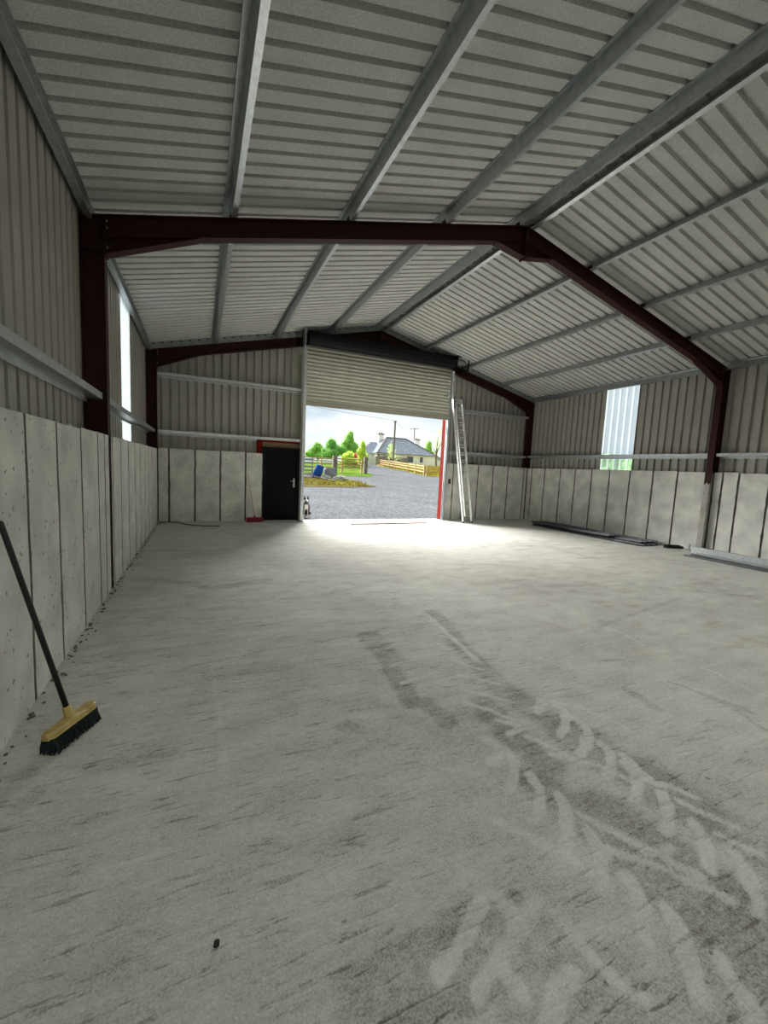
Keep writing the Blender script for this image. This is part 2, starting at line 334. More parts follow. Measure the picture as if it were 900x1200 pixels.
fine = tnoise(110, 3, 0, (1, 1, 1))
smear = tnoise(1.2, 4, .95, (.8, 5, 1), .5)
sepx = N.new('ShaderNodeSeparateXYZ'); L.new(tc.outputs['Object'], sepx.inputs[0])
leftness = mrange(sepx.outputs['X'], 3.2, 6.0, 1, .12)          # the brushed ridges fade out to the right
rmask = math_('MULTIPLY', leftness, mrange(big, .32, .55, .35, 1))
pit = math_('MULTIPLY', mrange(ridge, .42, .34, 0, 1), rmask)
blot = mrange(tnoise(5.0, 5, .2, (1, 1.8, 1), .6, .65), .66, .74, 0, 1)
blotm = math_('MULTIPLY', blot, mrange(tnoise(.9, 2, 1.2, (1, 1, 1)), .46, .62, 0, 1))
vor = N.new('ShaderNodeTexVoronoi'); vor.inputs['Scale'].default_value = 9; L.new(tc.outputs['Object'], vor.inputs['Vector'])
vsep = N.new('ShaderNodeSeparateColor'); L.new(vor.outputs['Color'], vsep.inputs[0])
pock = math_('LESS_THAN', math_('ADD', vor.outputs['Distance'], math_('MULTIPLY', tnoise(60, 2, 0, (1, 1, 1)), .08)), mrange(vsep.outputs[0], .55, 1, 0, .15))
grit = mrange(tnoise(55, 4, -.16, (1, 2.2, 1), 0, .75), .62, .72, 0, 1)
gritm = math_('MULTIPLY', grit, mrange(mid, .42, .6, .15, 1))
attr = N.new('ShaderNodeAttribute'); attr.attribute_name = 'dust'
val = math_('ADD', mrange(big, .3, .7, -.15, .15), mrange(mid, .3, .7, -.12, .12))
val = math_('ADD', val, math_('MULTIPLY', mrange(streak, .3, .7, -.07, .07), rmask))
val = math_('ADD', val, mrange(smear, .3, .7, -.07, .07))
val = math_('ADD', val, mrange(fine, .3, .7, -.2, .2))
val = math_('SUBTRACT', val, math_('MULTIPLY', pit, .34))
val = math_('SUBTRACT', val, math_('MULTIPLY', blotm, .26))
val = math_('SUBTRACT', val, math_('MULTIPLY', pock, .28))
val = math_('SUBTRACT', val, math_('MULTIPLY', gritm, .20))
val = math_('ADD', val, math_('MULTIPLY', attr.outputs['Fac'], .38))
gr2 = tnoise(28, 4, 0, (1, 1.3, 1), 0, .7)
val = math_('ADD', val, mrange(gr2, .3, .7, -.15, .15))
val = math_('ADD', val, .60)
cr = N.new('ShaderNodeValToRGB'); L.new(val, cr.inputs['Fac'])
e = cr.color_ramp.elements
e[0].position = 0; e[0].color = (.17, .162, .135, 1); e[1].position = 1; e[1].color = (.74, .735, .69, 1)
q = e.new(.5); q.color = (.53, .525, .485, 1)
rust = N.new('ShaderNodeMix'); rust.data_type = 'RGBA'
rm = math_('MULTIPLY', mrange(tnoise(1.6, 4, .7, (1, 2, 1), .4), .58, .70, 0, .45), mrange(sepx.outputs['X'], 3.5, 6.5, 0, 1))
L.new(rm, rust.inputs[0]); L.new(cr.outputs['Color'], rust.inputs[6]); rust.inputs[7].default_value = (.37, .30, .22, 1)
L.new(rust.outputs[2], b.inputs['Base Color'])
bp = N.new('ShaderNodeBump'); bp.inputs['Strength'].default_value = .22; bp.inputs['Distance'].default_value = .012
h = math_('ADD', math_('MULTIPLY', ridge, rmask), math_('MULTIPLY', fine, .12)); L.new(math_('ADD', h, math_('MULTIPLY', mid, .3)), bp.inputs['Height'])
L.new(bp.outputs[0], b.inputs['Normal'])
me.materials.append(m)

# ================================================================ CONCRETE WALLS: core + one cast panel per shutter width
def panel(parent, u0, u1, z0, z1, P, seed, n_face=0.0):
    """P(u, n, z) -> world; n = 0 is the face, negative goes into the wall"""
    r = random.Random(seed); g = .010; rows = 14; vs = []
    for i in range(rows+1):
        z = z0+(z1-z0)*i/rows
        a = u0+g+abs(r.gauss(0, .0035)); b_ = u1-g-abs(r.gauss(0, .0035)); c = .004+abs(r.gauss(0, .006))
        zz = z+(r.uniform(-.012, .006) if i == rows else 0)
        vs += [P(a-.003, -.035, zz), P(a, -.012, zz), P(a+c, n_face, zz), P(b_-c, n_face, zz), P(b_, -.012, zz), P(b_+.003, -.035, zz)]
    fs = []
    for i in range(rows):
        for k in range(5):
            j = i*6+k; fs.append((j, j+1, j+7, j+6))
    fs.append(tuple(rows*6+k for k in range(6))); fs.append(tuple(range(6)))
    mb = MB(); mb.add(vs, fs)
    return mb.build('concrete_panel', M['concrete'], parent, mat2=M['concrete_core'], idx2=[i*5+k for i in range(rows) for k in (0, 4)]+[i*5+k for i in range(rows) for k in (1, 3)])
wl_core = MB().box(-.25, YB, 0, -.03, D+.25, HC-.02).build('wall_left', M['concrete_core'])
tag(wl_core, kind='structure')
jl = [YB, -5.1, -4.4, -3.7, -3, -2.3, -1.6, -.9, -.2, .5, 1.2, 1.9, 2.65, 3.47, 4.13, 4.87, 5.60, 5.95, 6.22, 6.345, 6.43+.02, 7.07, 7.77, 8.5, 9.2, 9.9, 10.62, 11.3, 12.0, D-.01]
for i in range(len(jl)-1):
    if jl[i+1] < 1.0: continue
    panel(wl_core, jl[i], jl[i+1]-(.004 if abs(jl[i]-6.22) < .01 else 0), 0.0, HC, lambda u, n, z: (n, u, z), 100+i)
panel(wl_core, YB, 1.2, 0, HC, lambda u, n, z: (n, u, z), 99)
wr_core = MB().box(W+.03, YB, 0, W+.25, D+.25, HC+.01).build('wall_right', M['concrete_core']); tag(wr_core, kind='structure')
jr = [YB, 3.7, 4.4, 5.07, 5.66, 6.0, 6.20, 6.36, 7.06, 7.72, 8.41, 9.09, 9.73, 10.39, 11.03, 11.76, 12.42, D-.01]
for i in range(len(jr)-1):
    panel(wr_core, jr[i], jr[i+1], 0.0, 2.01, lambda u, n, z: (W-n, u, z), 200+i)
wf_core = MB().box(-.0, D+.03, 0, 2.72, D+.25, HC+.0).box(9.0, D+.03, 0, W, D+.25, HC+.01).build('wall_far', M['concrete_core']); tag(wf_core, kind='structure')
jf = [0.005, .28, .92, 1.57, 2.25, 2.73]
for i in range(5): panel(wf_core, jf[i], jf[i+1], 0.0, 2.0, lambda u, n, z: (u, D-n, z), 300+i)
jf = [8.985, 9.32, 9.74, 10.4, 11.08, 11.77, 12.55, W-.005]
for i in range(7): panel(wf_core, jf[i], jf[i+1], 0.0, 2.01, lambda u, n, z: (u, D-n, z), 320+i)
# mortar crumbs left on the top of the left wall
mb = MB()
for i in range(70):
    y = 1.5+11*random.random()**1.5; r = random.uniform(.008, .03)
    mb.ball((-random.uniform(.0, .14), y, HC+.003), r, 1, (1, 1.5, .55), .5, i)
mb.build('mortar_crumbs', M['mortar'], wl_core, kind='stuff')

# ================================================================ CLADDING SHEETS
def rib_pts(n=5, depth=.055):
    p = []
    for k in range(n):
        o = k*PITCHR
        p += [(o, 0), (o+.148, 0), (o+.156, depth), (o+.209, depth)]
    p.append((n*PITCHR, 0)); return p
def sheet(name, parent, P, u0, lo, hi, material=None, n=5, lap=0.002):
    """P(u, depth, v) -> world; lo(u)/hi(u) give the sheet ends"""
    mb = MB(); pts = rib_pts(n)
    strip(mb, None, pts, .0012, lambda p: P(u0+p.x, p.y, lo(u0+p.x)), lambda p: P(u0+p.x, p.y, hi(u0+p.x)))
    return mb.build(name, material or M['clad'], parent)
CL = -.255; CR = WF+.255; CF = D+.255
top_l = lambda u: ztop(0)+PUR+.02
base = lambda u: HC-.06
# left wall: the translucent sheet sits at y 9.0..10.1
yl = 9.02-SHEET*8
k = 0
while yl < D+.2:
    P = lambda u, d, v: (CL-d, u, v)
    if k == 8:
        w1 = sheet('window_1', None, P, yl, base, top_l, M['grp']); tag(w1, 'narrow translucent ribbed daylight sheet high in the left wall', 'window', kind='structure')
    else: sheet('cladding_sheet', wl_core, P, yl, base, top_l, n=5 if yl+SHEET < D+.3 else 4)
    yl += SHEET; k += 1
sheet('cladding_sheet', wl_core, lambda u, d, v: (CL-d, u, v), 9.02-SHEET*8-PITCHR*27, base, top_l, n=27)
yr = 8.50-SHEET*5; k = 0
while yr < D+.2:
    P = lambda u, d, v: (CR+d, u, v)
    if k == 5:
        w2 = sheet('window_2', None, P, yr, base, top_l, M['grp']); tag(w2, 'broad translucent ribbed daylight sheet in the right wall', 'window', kind='structure')
    else: sheet('cladding_sheet', wr_core, P, yr, base, top_l, n=5 if yr+SHEET < D+.3 else 4)
    yr += SHEET; k += 1
sheet('cladding_sheet', wr_core, lambda u, d, v: (CR+d, u, v), 8.50-SHEET*5-PITCHR*43, base, top_l, n=43)
# gable
ztg = lambda u: ztop(u)+PUR+.075
def gsheet(u0, n, lo): sheet('cladding_sheet', wf_core, lambda u, d, v: (u, CF+d, v), u0, (lo if callable(lo) else (lambda u: lo)), ztg, n=n)
U0 = -.322
gsheet(U0, 5, HC-.05); gsheet(U0+SHEET, 5, HC-.05); gsheet(U0+2*SHEET, 3, HC-.05)
gsheet(U0+2*SHEET+3*PITCHR, 5, lambda u: HC-.05 if u < 2.652 else 2.36)
gx = U0+3*SHEET+3*PITCHR
while gx < 8.9: gsheet(gx, 5, 5.05); gx += SHEET
gx = 9.0
while gx < 12.8: gsheet(gx, 5 if gx+SHEET < 13.2 else 4, HC-.05); gx += SHEET

# unseen closed gable behind the photographer, made dark to cut bounce light
wb = MB().box(-.25, YB-.25, 0, W+.25, YB, HC).build('wall_back', M['concrete_core']); tag(wb, kind='structure')
sheet('cladding_sheet', wb, lambda u, d, v: (u, YB-.1-d, v), -.23, base, ztg, M['darksheet'], n=60)
# ================================================================ ROOF
ridge_cap = MB()
for s in (-1, 1):
    ridge_cap.add([(XC, YB, ztop(XC)+PUR+.05), (XC+s*.25, YB, ztop(XC)+PUR+.05-.25*SL), (XC+s*.25, D+.35, ztop(XC)+PUR+.05-.25*SL), (XC, D+.35, ztop(XC)+PUR+.05)], [(0, 1, 2, 3)])
ceiling = ridge_cap.build('ceiling', M['roof']); tag(ceiling, kind='structure')
def roof_sheet(u0, n, s, name='roof_sheet', material=None, parent=None):
    def P(u, d, v):
        x = v if s < 0 else WF-v
        z = E0+SL*v+PUR*math.sqrt(1+SL*SL)+d*1.03
        return (x-s*0*d, u, z)
    mb = MB(); strip(mb, None, rib_pts(n), .0012, lambda p: P(u0+p.x, p.y, -.36), lambda p: P(u0+p.x, p.y, XC))
    return mb.build(name, material or M['roof'], ceiling if parent is None else None)
y = D+.33-SHEET*11
yy = y
for s in (-1, 1):
    for k in range(11): roof_sheet(y+k*SHEET, 5, s)
    rl = roof_sheet(y-PITCHR*32, 28, s, 'window_%d' % (3 if s < 0 else 4), M['clear'], 1)   # clear rooflights added unseen over the photographer's bay to light the near floor
    tag(rl, 'added unseen clear ribbed rooflight sheets in the %s roof slope over the nearest bay' % ('left' if s < 0 else 'right'), 'window', kind='structure')
    roof_sheet(y-PITCHR*4, 4, s)
    roof_sheet(y-PITCHR*36, 4, s)

# ================================================================ PORTAL FRAMES
def rafter_poly(x0, x1, dz0, dz1):
    return [(x0, ztop(x0)-dz0), (x1, ztop(x1)-dz0), (x1, ztop(x1)-dz1), (x0, ztop(x0)-dz1)]
def portal(yc, label):
    root = empty('steel_portal_frame', (XC, yc, 0), 0, label, 'steel frame', 'red portal frames')
    fw_, tf, tw, dr = .15, .013, .010, .255
    def pr(mb, poly, y0, y1): return mb.prism([(x, y0, z) for x, z in poly], (0, y1-y0, 0))
    mir = lambda poly: [(WF-x, z) for x, z in poly]
    for side in (0, 1):
        f = mir if side else (lambda p: p)
        c = MB(); pr(c, f([(-.252, 0), (-.238, 0), (-.238, ztop(-.238)), (-.252, ztop(-.252))]), yc-fw_/2, yc+fw_/2)
        pr(c, f([(-.013, 0), (0, 0), (0, ztop(0)), (-.013, ztop(0))]), yc-fw_/2, yc+fw_/2)
        pr(c, f([(-.24, 0), (-.012, 0), (-.012, ztop(0)), (-.24, ztop(-.24))]), yc-tw/2, yc+tw/2)
        pr(c, f([(-.252, ztop(-.252)-.014), (0, ztop(0)-.014), (0, ztop(0)), (-.252, ztop(-.252))]), yc-fw_/2, yc+fw_/2)
        pr(c, f([(-.24, 4.13), (-.012, 4.13), (-.012, 4.145), (-.24, 4.145)]), yc-fw_/2, yc+fw_/2)
        co_ = c.build('column', M['red'], root)
        r = MB(); xa, xb = .003, XC-.012
        pr(r, f(rafter_poly(xa, xb, 0, tf)), yc-fw_/2, yc+fw_/2)
        pr(r, f(rafter_poly(xa, xb, tf, dr-tf)), yc-tw/2, yc+tw/2)
        pr(r, f(rafter_poly(xa, xb, dr-tf, dr)), yc-fw_/2, yc+fw_/2)
        pr(r, f([(.003, ztop(0)), (.021, ztop(.02)), (.021, 4.10), (.003, 4.10)]), yc-fw_/2, yc+fw_/2)     # end plate
        ro = r.build('rafter', M['red'], root)
        h = MB(); x2 = 1.03; zb = ztop(x2)-dr; z0 = 4.13
        pr(h, f([(.02, ztop(.02)-dr+.005), (x2, zb+.005), (.02, z0)]), yc-tw/2, yc+tw/2)
        pr(h, f([(.02, z0), (x2, zb), (x2, zb-tf), (.02, z0-tf)]), yc-fw_/2, yc+fw_/2)
        h.build('eaves_haunch', M['red'], root)
        a = MB(); x0 = XC-.62
        pr(a, f([(x0, ztop(x0)-dr+.005), (XC-.012, ztop(XC)-dr+.005), (XC-.012, 5.56)]), yc-tw/2, yc+tw/2)
        pr(a, f([(x0, ztop(x0)-dr), (XC-.012, 5.57), (XC-.012, 5.557), (x0, ztop(x0)-dr-tf)]), yc-fw_/2, yc+fw_/2)
        pr(a, f([(XC-.014, ztop(XC)), (XC, ztop(XC)), (XC, 5.53), (XC-.014, 5.53)]), yc-fw_/2, yc+fw_/2)
        a.build('apex_haunch', M['red'], root)
        for z in (4.20, 4.42, 4.50, ):
            for dy in (-.045, .045):
                x = .021 if not side else WF-.021; s = 1 if not side else -1
                MB().tube([(x, yc+dy, z), (x+s*.014, yc+dy, z)], .013, 6).build('bolt', M['galv'], root)
        for px in PX:
            x = px if not side else WF-px
            zt = ztop(x); s = -1 if not side else 1
            MB().box(x-.008+s*.012, yc-.05, zt, x+.008+s*.012, yc+.05, zt+.13).box(x+s*.012-.008 if s < 0 else x+.012, yc-.05, zt, x+.012+.05 if s > 0 else x-.012+.008, yc+.05, zt+.012).build('purlin_cleat', M['red'], root)
    return root
PX = [1.43, 3.05, 4.67, 6.16]
portal(Y1, 'dark red steel portal frame spanning the middle of the shed, nearest the camera')
portal(D+.125, 'red steel portal frame against the far gable, behind the roller door')
# dried concrete slurry over the foot of the right middle column, as a crust on its flange
mb = MB(); nr, nc = 44, 6; vs = []
for i in range(nr+1):
    for j in range(nc+1):
        z = 1.72*i/nr; t = j/nc; yv = Y1-.085+.17*t
        if i == nr: z += .12*mnoise.noise(Vector((t*5, 3, 1)))
        vs.append((WF-.006-max(0, .012+.014*mnoise.noise(Vector((t*4, z*7, 2)))) if 0 < j < nc else WF+.012, yv+.008*mnoise.noise(Vector((z*9, t, 5))), z))
mb.add(vs, [(i*(nc+1)+j, i*(nc+1)+j+1, (i+1)*(nc+1)+j+1, (i+1)*(nc+1)+j) for i in range(nr) for j in range(nc)])
fr = [o for o in bpy.data.objects if o.name.startswith('steel_portal_frame')][0]
c_ = mb.build('slurry_crust', M['crust'], fr); c_['label'] = 'grey concrete slurry crust on the column foot'

# ================================================================ PURLINS
def slope_pt(s, n, y, side):
    """s along slope in plan x from left eave, n normal height above the rafter top"""
    x = s-n*math.sin(ALPHA); z = E0+SL*s+n*math.cos(ALPHA)
    return (x if side < 0 else WF-x, y, z)
def purlin(px, side, label, y0=-.4, y1=D+.24, flip=1):
    c = math.cos(ALPHA); f = .065*c*flip
    pts = [(px-f, PUR-.018), (px-f, PUR-.002), (px, PUR-.002), (px, .003), (px+f, .003), (px+f, .019)]
    mb = MB(); strip(mb, None, pts, .003, lambda p: slope_pt(p.x, p.y, y0, side), lambda p: slope_pt(p.x, p.y, y1, side))
    o = mb.build('roof_purlin', M['galv']); return tag(o, label, 'purlin', 'galvanised roof purlins')
purlin(PX[0], -1, 'galvanised purlin under the left roof slope, lowest above the left eaves beam')
purlin(PX[1], -1, 'galvanised purlin under the left roof slope, second up from the left eaves')
purlin(PX[2], -1, 'galvanised purlin under the left roof slope, third up and next below the ridge pair')
purlin(PX[3], -1, 'left one of the two close galvanised purlins along the ridge')
purlin(PX[3], 1, 'right one of the two close galvanised purlins along the ridge')
purlin(PX[2], 1, 'galvanised purlin under the right roof slope, first down from the ridge pair')
purlin(PX[1], 1, 'galvanised purlin under the right roof slope, second down from the ridge')
purlin(PX[0], 1, 'galvanised purlin under the right roof slope, lowest above the right eaves beam')
for side, lab in ((-1, 'galvanised eaves beam along the top of the left wall'), (1, 'galvanised eaves beam along the top of the right wall')):
    x = -.20; z0 = 4.50; z1 = 4.652
    f = lambda p, y: ((p.x if side < 0 else WF-p.x), y, p.y)
    pts = [(x+.075, z0+.02), (x+.075, z0), (x, z0), (x, z1), (x+.075, z1+.018), (x+.075, z1)]
    mb = MB(); strip(mb, None, pts, .004, lambda p: f(p, -.4), lambda p: f(p, D+.24))
    tag(mb.build('eaves_beam', M['galv']), lab, 'beam')
# closing angles up the far verge
for i, s in enumerate((-1, 1)):
    mb = MB(); pts = []
    x0, x1 = (-.2, XC-.0) if s < 0 else (XC, WF+.2)
    mb.prism([(x0, D+.03, ztop(x0)+.002), (x1, D+.03, ztop(x1)+.002), (x1, D+.03, ztop(x1)+PUR-.004), (x0, D+.03, ztop(x0)+PUR-.004)], (0, .012, 0))
    t = mb.build('trim_%d' % (i+1), M['galvdark']); tag(t, kind='structure')
    k = 0; x = x0+.1
    while x < x1-.05:    # the rib ends show as dark notches
        n = MB().box(x, D+.026, ztop(x)+PUR-.045, x+.06, D+.032, ztop(x)+PUR-.02).build('rib_notch', M['blacksteel_or_shade'], t); x += PITCHR; k += 1

# ================================================================ SHEETING RAILS
def rail(P, a, b, label, w=.16, h=.075):
    """Z rail with a flat web: inner flange up, outer flange down. P(n, t, z): n depth from the room side"""
    pts = [(0, h), (0, 0), (w, 0), (w, -.05)]
    mb = MB(); strip(mb, None, pts, .003, lambda p: P(p.x, a, p.y), lambda p: P(p.x, b, p.y))
    return tag(mb.build('sheeting_rail', M['galv']), label, 'wall rail', 'galvanised wall rails')
LZ = 2.40
rail(lambda n, t, z: (-.045-n, t, LZ+z), -.4, 6.15, 'galvanised rail on the near left wall, stopping at the dark red column')
rail(lambda n, t, z: (-.045-n, t, LZ+z), 6.40, D+.02, 'galvanised rail across the left wall between the two red columns, below the daylight sheet')
rail(lambda n, t, z: (W-.045+n, t, LZ+z), 6.36, D+.02, 'galvanised rail along the right wall between the two red columns, crossing the daylight sheet')
rail(lambda n, t, z: (W-.045+n, t, LZ+z), -.4, 6.18, 'galvanised rail on the near right wall, right of the middle red column')
for z, nm in ((3.90, 'upper'), (2.40, 'lower')):
    rail(lambda n, t, zz: (t, D+.045+n, z+zz), .02, 3.82, nm+' galvanised rail on the far wall, left of the roller door')
    rail(lambda n, t, zz: (t, D+.045+n, z+zz-.02), 9.1 if z < 3 else 9.42, WF, nm+' galvanised rail on the far wall, right of the roller door')

# ================================================================ PERSONNEL DOOR
d1 = empty('door_1', (3.28, D+.12, 0), 0, 'black personnel door with a diamond ornament beside the roller door opening', 'door', kind='structure')
leaf = MB().box(2.80, D+.13, .004, 3.77, D+.175, 2.14).build('door_leaf', M['doorblack'], d1, bevel=.004)
fr = MB().box(2.735, D+.09, 0, 2.80, D+.20, 2.20).box(3.77, D+.09, 0, 3.835, D+.20, 2.20).box(2.80, D+.09, 2.14, 3.77, D+.20, 2.20)
fr.build('door_frame', M['blacksteel_or_shade'], d1)
# raised mouldings: two uprights broken by a diamond
mo = MB(); yF = D+.13
for x in (2.93, 3.62): mo.box(x, yF-.006, .12, x+.018, yF, 2.02)
mo.box(3.262, yF-.008, 1.46, 3.308, yF, 2.02).box(3.262, yF-.008, .15, 3.308, yF, .95)
mo.build('moulding', M['doorblack'], leaf)
di = MB()
c = (3.285, 1.20)
for k in range(4):
    a = (c[0]+.29*math.cos(k*math.pi/2), yF-.006, c[1]+.20*math.sin(k*math.pi/2)); b_ = (c[0]+.29*math.cos((k+1)*math.pi/2), yF-.006, c[1]+.20*math.sin((k+1)*math.pi/2))
    di.bar(a, b_, .014, .02, (0, 1, 0))
    a2 = (c[0]+.17*math.cos(k*math.pi/2), yF-.006, c[1]+.11*math.sin(k*math.pi/2)); b2 = (c[0]+.17*math.cos((k+1)*math.pi/2), yF-.006, c[1]+.11*math.sin((k+1)*math.pi/2))
    di.bar(a2, b2, .012, .016, (0, 1, 0))
di.build('diamond_ornament', M['doorblack'], leaf)
ha = MB().box(3.655, yF-.012, 1.02, 3.70, yF, 1.29)
ha.tube([(3.678, yF-.01, 1.21), (3.678, yF-.055, 1.21), (3.66, yF-.062, 1.21), (3.56, yF-.062, 1.205)], .011, 8)
ha_o = ha.build('door_handle', M['chrome'], leaf); ha_o['label'] = 'satin metal lever handle on a long plate'
for z in (.3, 1.1, 1.9):
    MB().tube([(2.80, D+.118, z-.05), (2.80, D+.118, z+.05)], .010, 8).build('hinge', M['blacksteel_or_shade'], d1)
MB().box(2.575, D+.17, 2.34, 3.84, D+.245, 2.44).build('lintel', M['redbright'], d1)
MB().box(2.575, D+.17, 1.98, 2.738, D+.245, 2.34).build('frame_post', M['redbright'], d1)
MB().box(2.735, D+.19, 2.20, 3.835, D+.235, 2.34).build('head_panel', M['timber'], d1)

# ================================================================ ROLLER DOOR
d2 = empty('door_2', (6.4, D, 0), 0, 'big cream roller door, rolled a third of the way down', 'door', kind='structure')
gx0, gx1 = 3.92, 8.90; yS = D-.075
h = .107; n = 15; ztp = 3.62+n*h
prof = []
for i in range(7):
    t = i/6; prof.append((-.034*math.sin(math.pi*t)**.8, t*h*.86))
prof += [(.020, h*.91), (.014, h*1.0)]
slat0 = MB(); strip(slat0, None, prof, .002, lambda p: (gx0+.01, yS+p.x, 3.62+p.y), lambda p: (gx1-.01, yS+p.x, 3.62+p.y))
s0 = slat0.build('slat', M['shutter'], d2, smooth=False)
for i in range(1, n):
    c = s0.copy(); col.objects.link(c); c.location = (0, 0, i*h)
MB().box(gx0+.01, yS-.025, 3.49, gx1-.01, yS+.02, 3.62).build('bottom_rail', M['shutter'], d2, bevel=.006)
for x0, x1 in ((3.84, 3.93), (8.885, 8.975)):
    g = MB(); s = 1 if x0 < 5 else -1; xo = x0 if s > 0 else x1
    g.box(min(xo, xo+s*.012), yS-.05, 0, max(xo, xo+s*.012), D+.005, 5.2)
    g.box(x0, yS-.055, 0, x1, yS-.048, 5.2).box(x0, yS+.035, 0, x1, yS+.045, 5.2)
    g.build('guide_rail', M['galv'], d2)
# curtain roll coloured black for shade, its shaft and the dark canopy over it
roll = MB()
pts = []
for k in range(29):
    a = k/28*2*math.pi; pts.append((math.cos(a)*(.20+.006*(k % 2)), math.sin(a)*(.20+.006*(k % 2))))
roll.prism([(gx0, D-.24+p[0], 5.40+p[1]) for p in pts[:-1]], (gx1-gx0, 0, 0)).build('curtain_roll', M['blacksteel_or_shade'], d2)
MB().box(3.90, D-.03, 5.12, 8.92, D+.02, 5.26).build('lintel_beam', M['blacksteel_or_shade'], d2)
MB().bar((3.95, D-.10, 5.215), (8.85, D-.10, 5.215), .03, .02).build('guide_bar', M['galvdark'], d2)
MB().box(3.80, D-.45, 5.14, 3.815, D+.0, 5.68).box(3.80, D-.03, 5.14, 3.90, D-.0, 5.68).build('end_bracket', M['galv'], d2)
MB().tube([(3.815, D-.24, 5.40), (3.90, D-.24, 5.40)], .11, 14).build('bearing', M['blacksteel_or_shade'], d2)
br = MB()
for z in (5.17, 5.58): br.bar((8.92, D-.40, z), (9.42, D-.40, z), .035, .035).bar((8.92, D-.02, z), (9.42, D-.02, z), .035, .035)
for x in (8.94, 9.40):
    for y in (D-.40, D-.02): br.bar((x, y, 5.15), (x, y, 5.60), .035, .035)
    for z in (5.17, 5.58): br.bar((x, D-.40, z), (x, D-.02, z), .035, .035)
br.build('motor_bracket', M['blacksteel_or_shade'], d2)
MB().tube([(8.95, D-.22, 5.42), (9.02, D-.22, 5.42), (9.04, D-.22, 5.42), (9.34, D-.22, 5.42)], [.05, .05, .085, .085], 14).build('motor', M['galv'], d2)
MB().bar((8.99, D-.14, 5.14), (9.01, D-.11, 4.84), .05, .05).build('cable_box', M['whiteplastic'], d2)
# red steel jambs of the opening
for x0 in (8.905, 3.80):
    s = -1 if x0 > 5 else 1
    j = MB().box(x0, D+.006, 0, x0+.012, D+.25, 3.9 if s < 0 else 5.0)
    xx = (x0+.012, x0+.085) if s < 0 else (x0-.0, x0+.05)
    if s < 0: j.box(xx[0], D+.006, 0, xx[1], D+.018, 3.9).box(xx[0], D+.238, 0, xx[1], D+.25, 3.9)
    else: j = MB().box(3.838, D+.05, 0, 3.90, D+.25, 5.0).box(3.56, D+.235, 2.36, 3.90, D+.25, 5.5)
    j.build('jamb', M['redbright'] if s < 0 else M['shutter'], d2)

# ================================================================ LADDER
base_l = Vector((9.24, 11.74, 0)); axis = (Vector((9.07, 12.60, 4.22))-base_l); Ln = axis.length; axis.normalize()
side_v = Vector((1, -.02, 0)).normalized(); nrm = side_v.cross(axis).normalized()
if nrm.y > 0: nrm = -nrm
lad = empty('extension_ladder', (9.40, 11.9, 0), 0, 'tall aluminium extension ladder leaning right of the roller door', 'ladder')
def lp(u, v, n): return base_l+side_v*u+axis*v+nrm*n
wl_, ws = .34, .27
for u in (0, wl_):
    MB().bar(lp(u, 0.02, 0), lp(u, Ln, 0), .026, .075, nrm).build('stile', M['alu'], lad)
    MB().bar(lp(u, -.0, 0), lp(u, .055, 0), .036, .085, nrm).build('foot', M['blackplastic'], lad)
for u in (.035, wl_-.035):
    MB().bar(lp(u, .22, .085), lp(u, Ln-.15, .085), .024, .065, nrm).build('stile', M['alu'], lad)
k = .27
while k < Ln-.1:
    MB().tube([lp(0, k, 0), lp(wl_, k, 0)], .016, 6).build('rung', M['alu'], lad)
    if k > .3: MB().tube([lp(.035, k+.06, .085), lp(wl_-.035, k+.06, .085)], .015, 6).build('rung', M['alu'], lad)
    k += .262
for u in (-.005, wl_+.005):
    MB().tube([lp(u, Ln-.35, .04), lp(u, Ln-.1, .12), lp(u, Ln+.06, .10), lp(u, Ln+.14, .02), lp(u, Ln+.08, -.03)], .016, 6).build('hook', M['blackplastic'], lad)

# white cable with a switch box hanging beside the ladder
cb = empty('door_switch', (9.06, D-.02, 0), 0, 'white cable with small black switch box, hanging between jamb and ladder', 'switch')
def spline(pts, n=10):
    P = [Vector(p) for p in pts]; P = [P[0]*2-P[1]]+P+[P[-1]*2-P[-2]]; out = []
    for i in range(1, len(P)-2):
        for k in range(n):
            t = k/n; a, b, c, d = P[i-1:i+3]
            out.append(.5*((2*b)+(c-a)*t+(2*a-5*b+4*c-d)*t*t+(3*b-a-3*c+d)*t**3))
    out.append(P[-2]); return out
MB().tube(spline([(9.02, D-.06, 4.9), (9.13, D-.03, 3.2), (9.17, D-.02, 2.2), (9.16, D-.03, 1.45)]), .010, 6).build('cable', M['whiteplastic'], cb)
MB().tube(spline([(9.16, D-.03, 1.30), (9.16, D-.03, .8), (9.12, D-.06, .3), (8.98, D-.12, .06), (8.72, D-.22, .012)]), .010, 6).build('cable', M['whiteplastic'], cb)
MB().box(9.125, D-.055, 1.29, 9.20, D-.01, 1.47).build('switch_box', M['blackplastic'], cb, bevel=.006)
o = MB().prism([(9.98, D+.04, HC+.04), (10.32, D+.04, HC+.04), (10.32, D+.04, HC+.075), (10.02, D+.04, HC+.10)], (0, .09, 0)).build('offcut', M['blackplastic'])
tag(o, 'small black offcut lying on top of the far concrete wall right of the ladder', 'offcut')

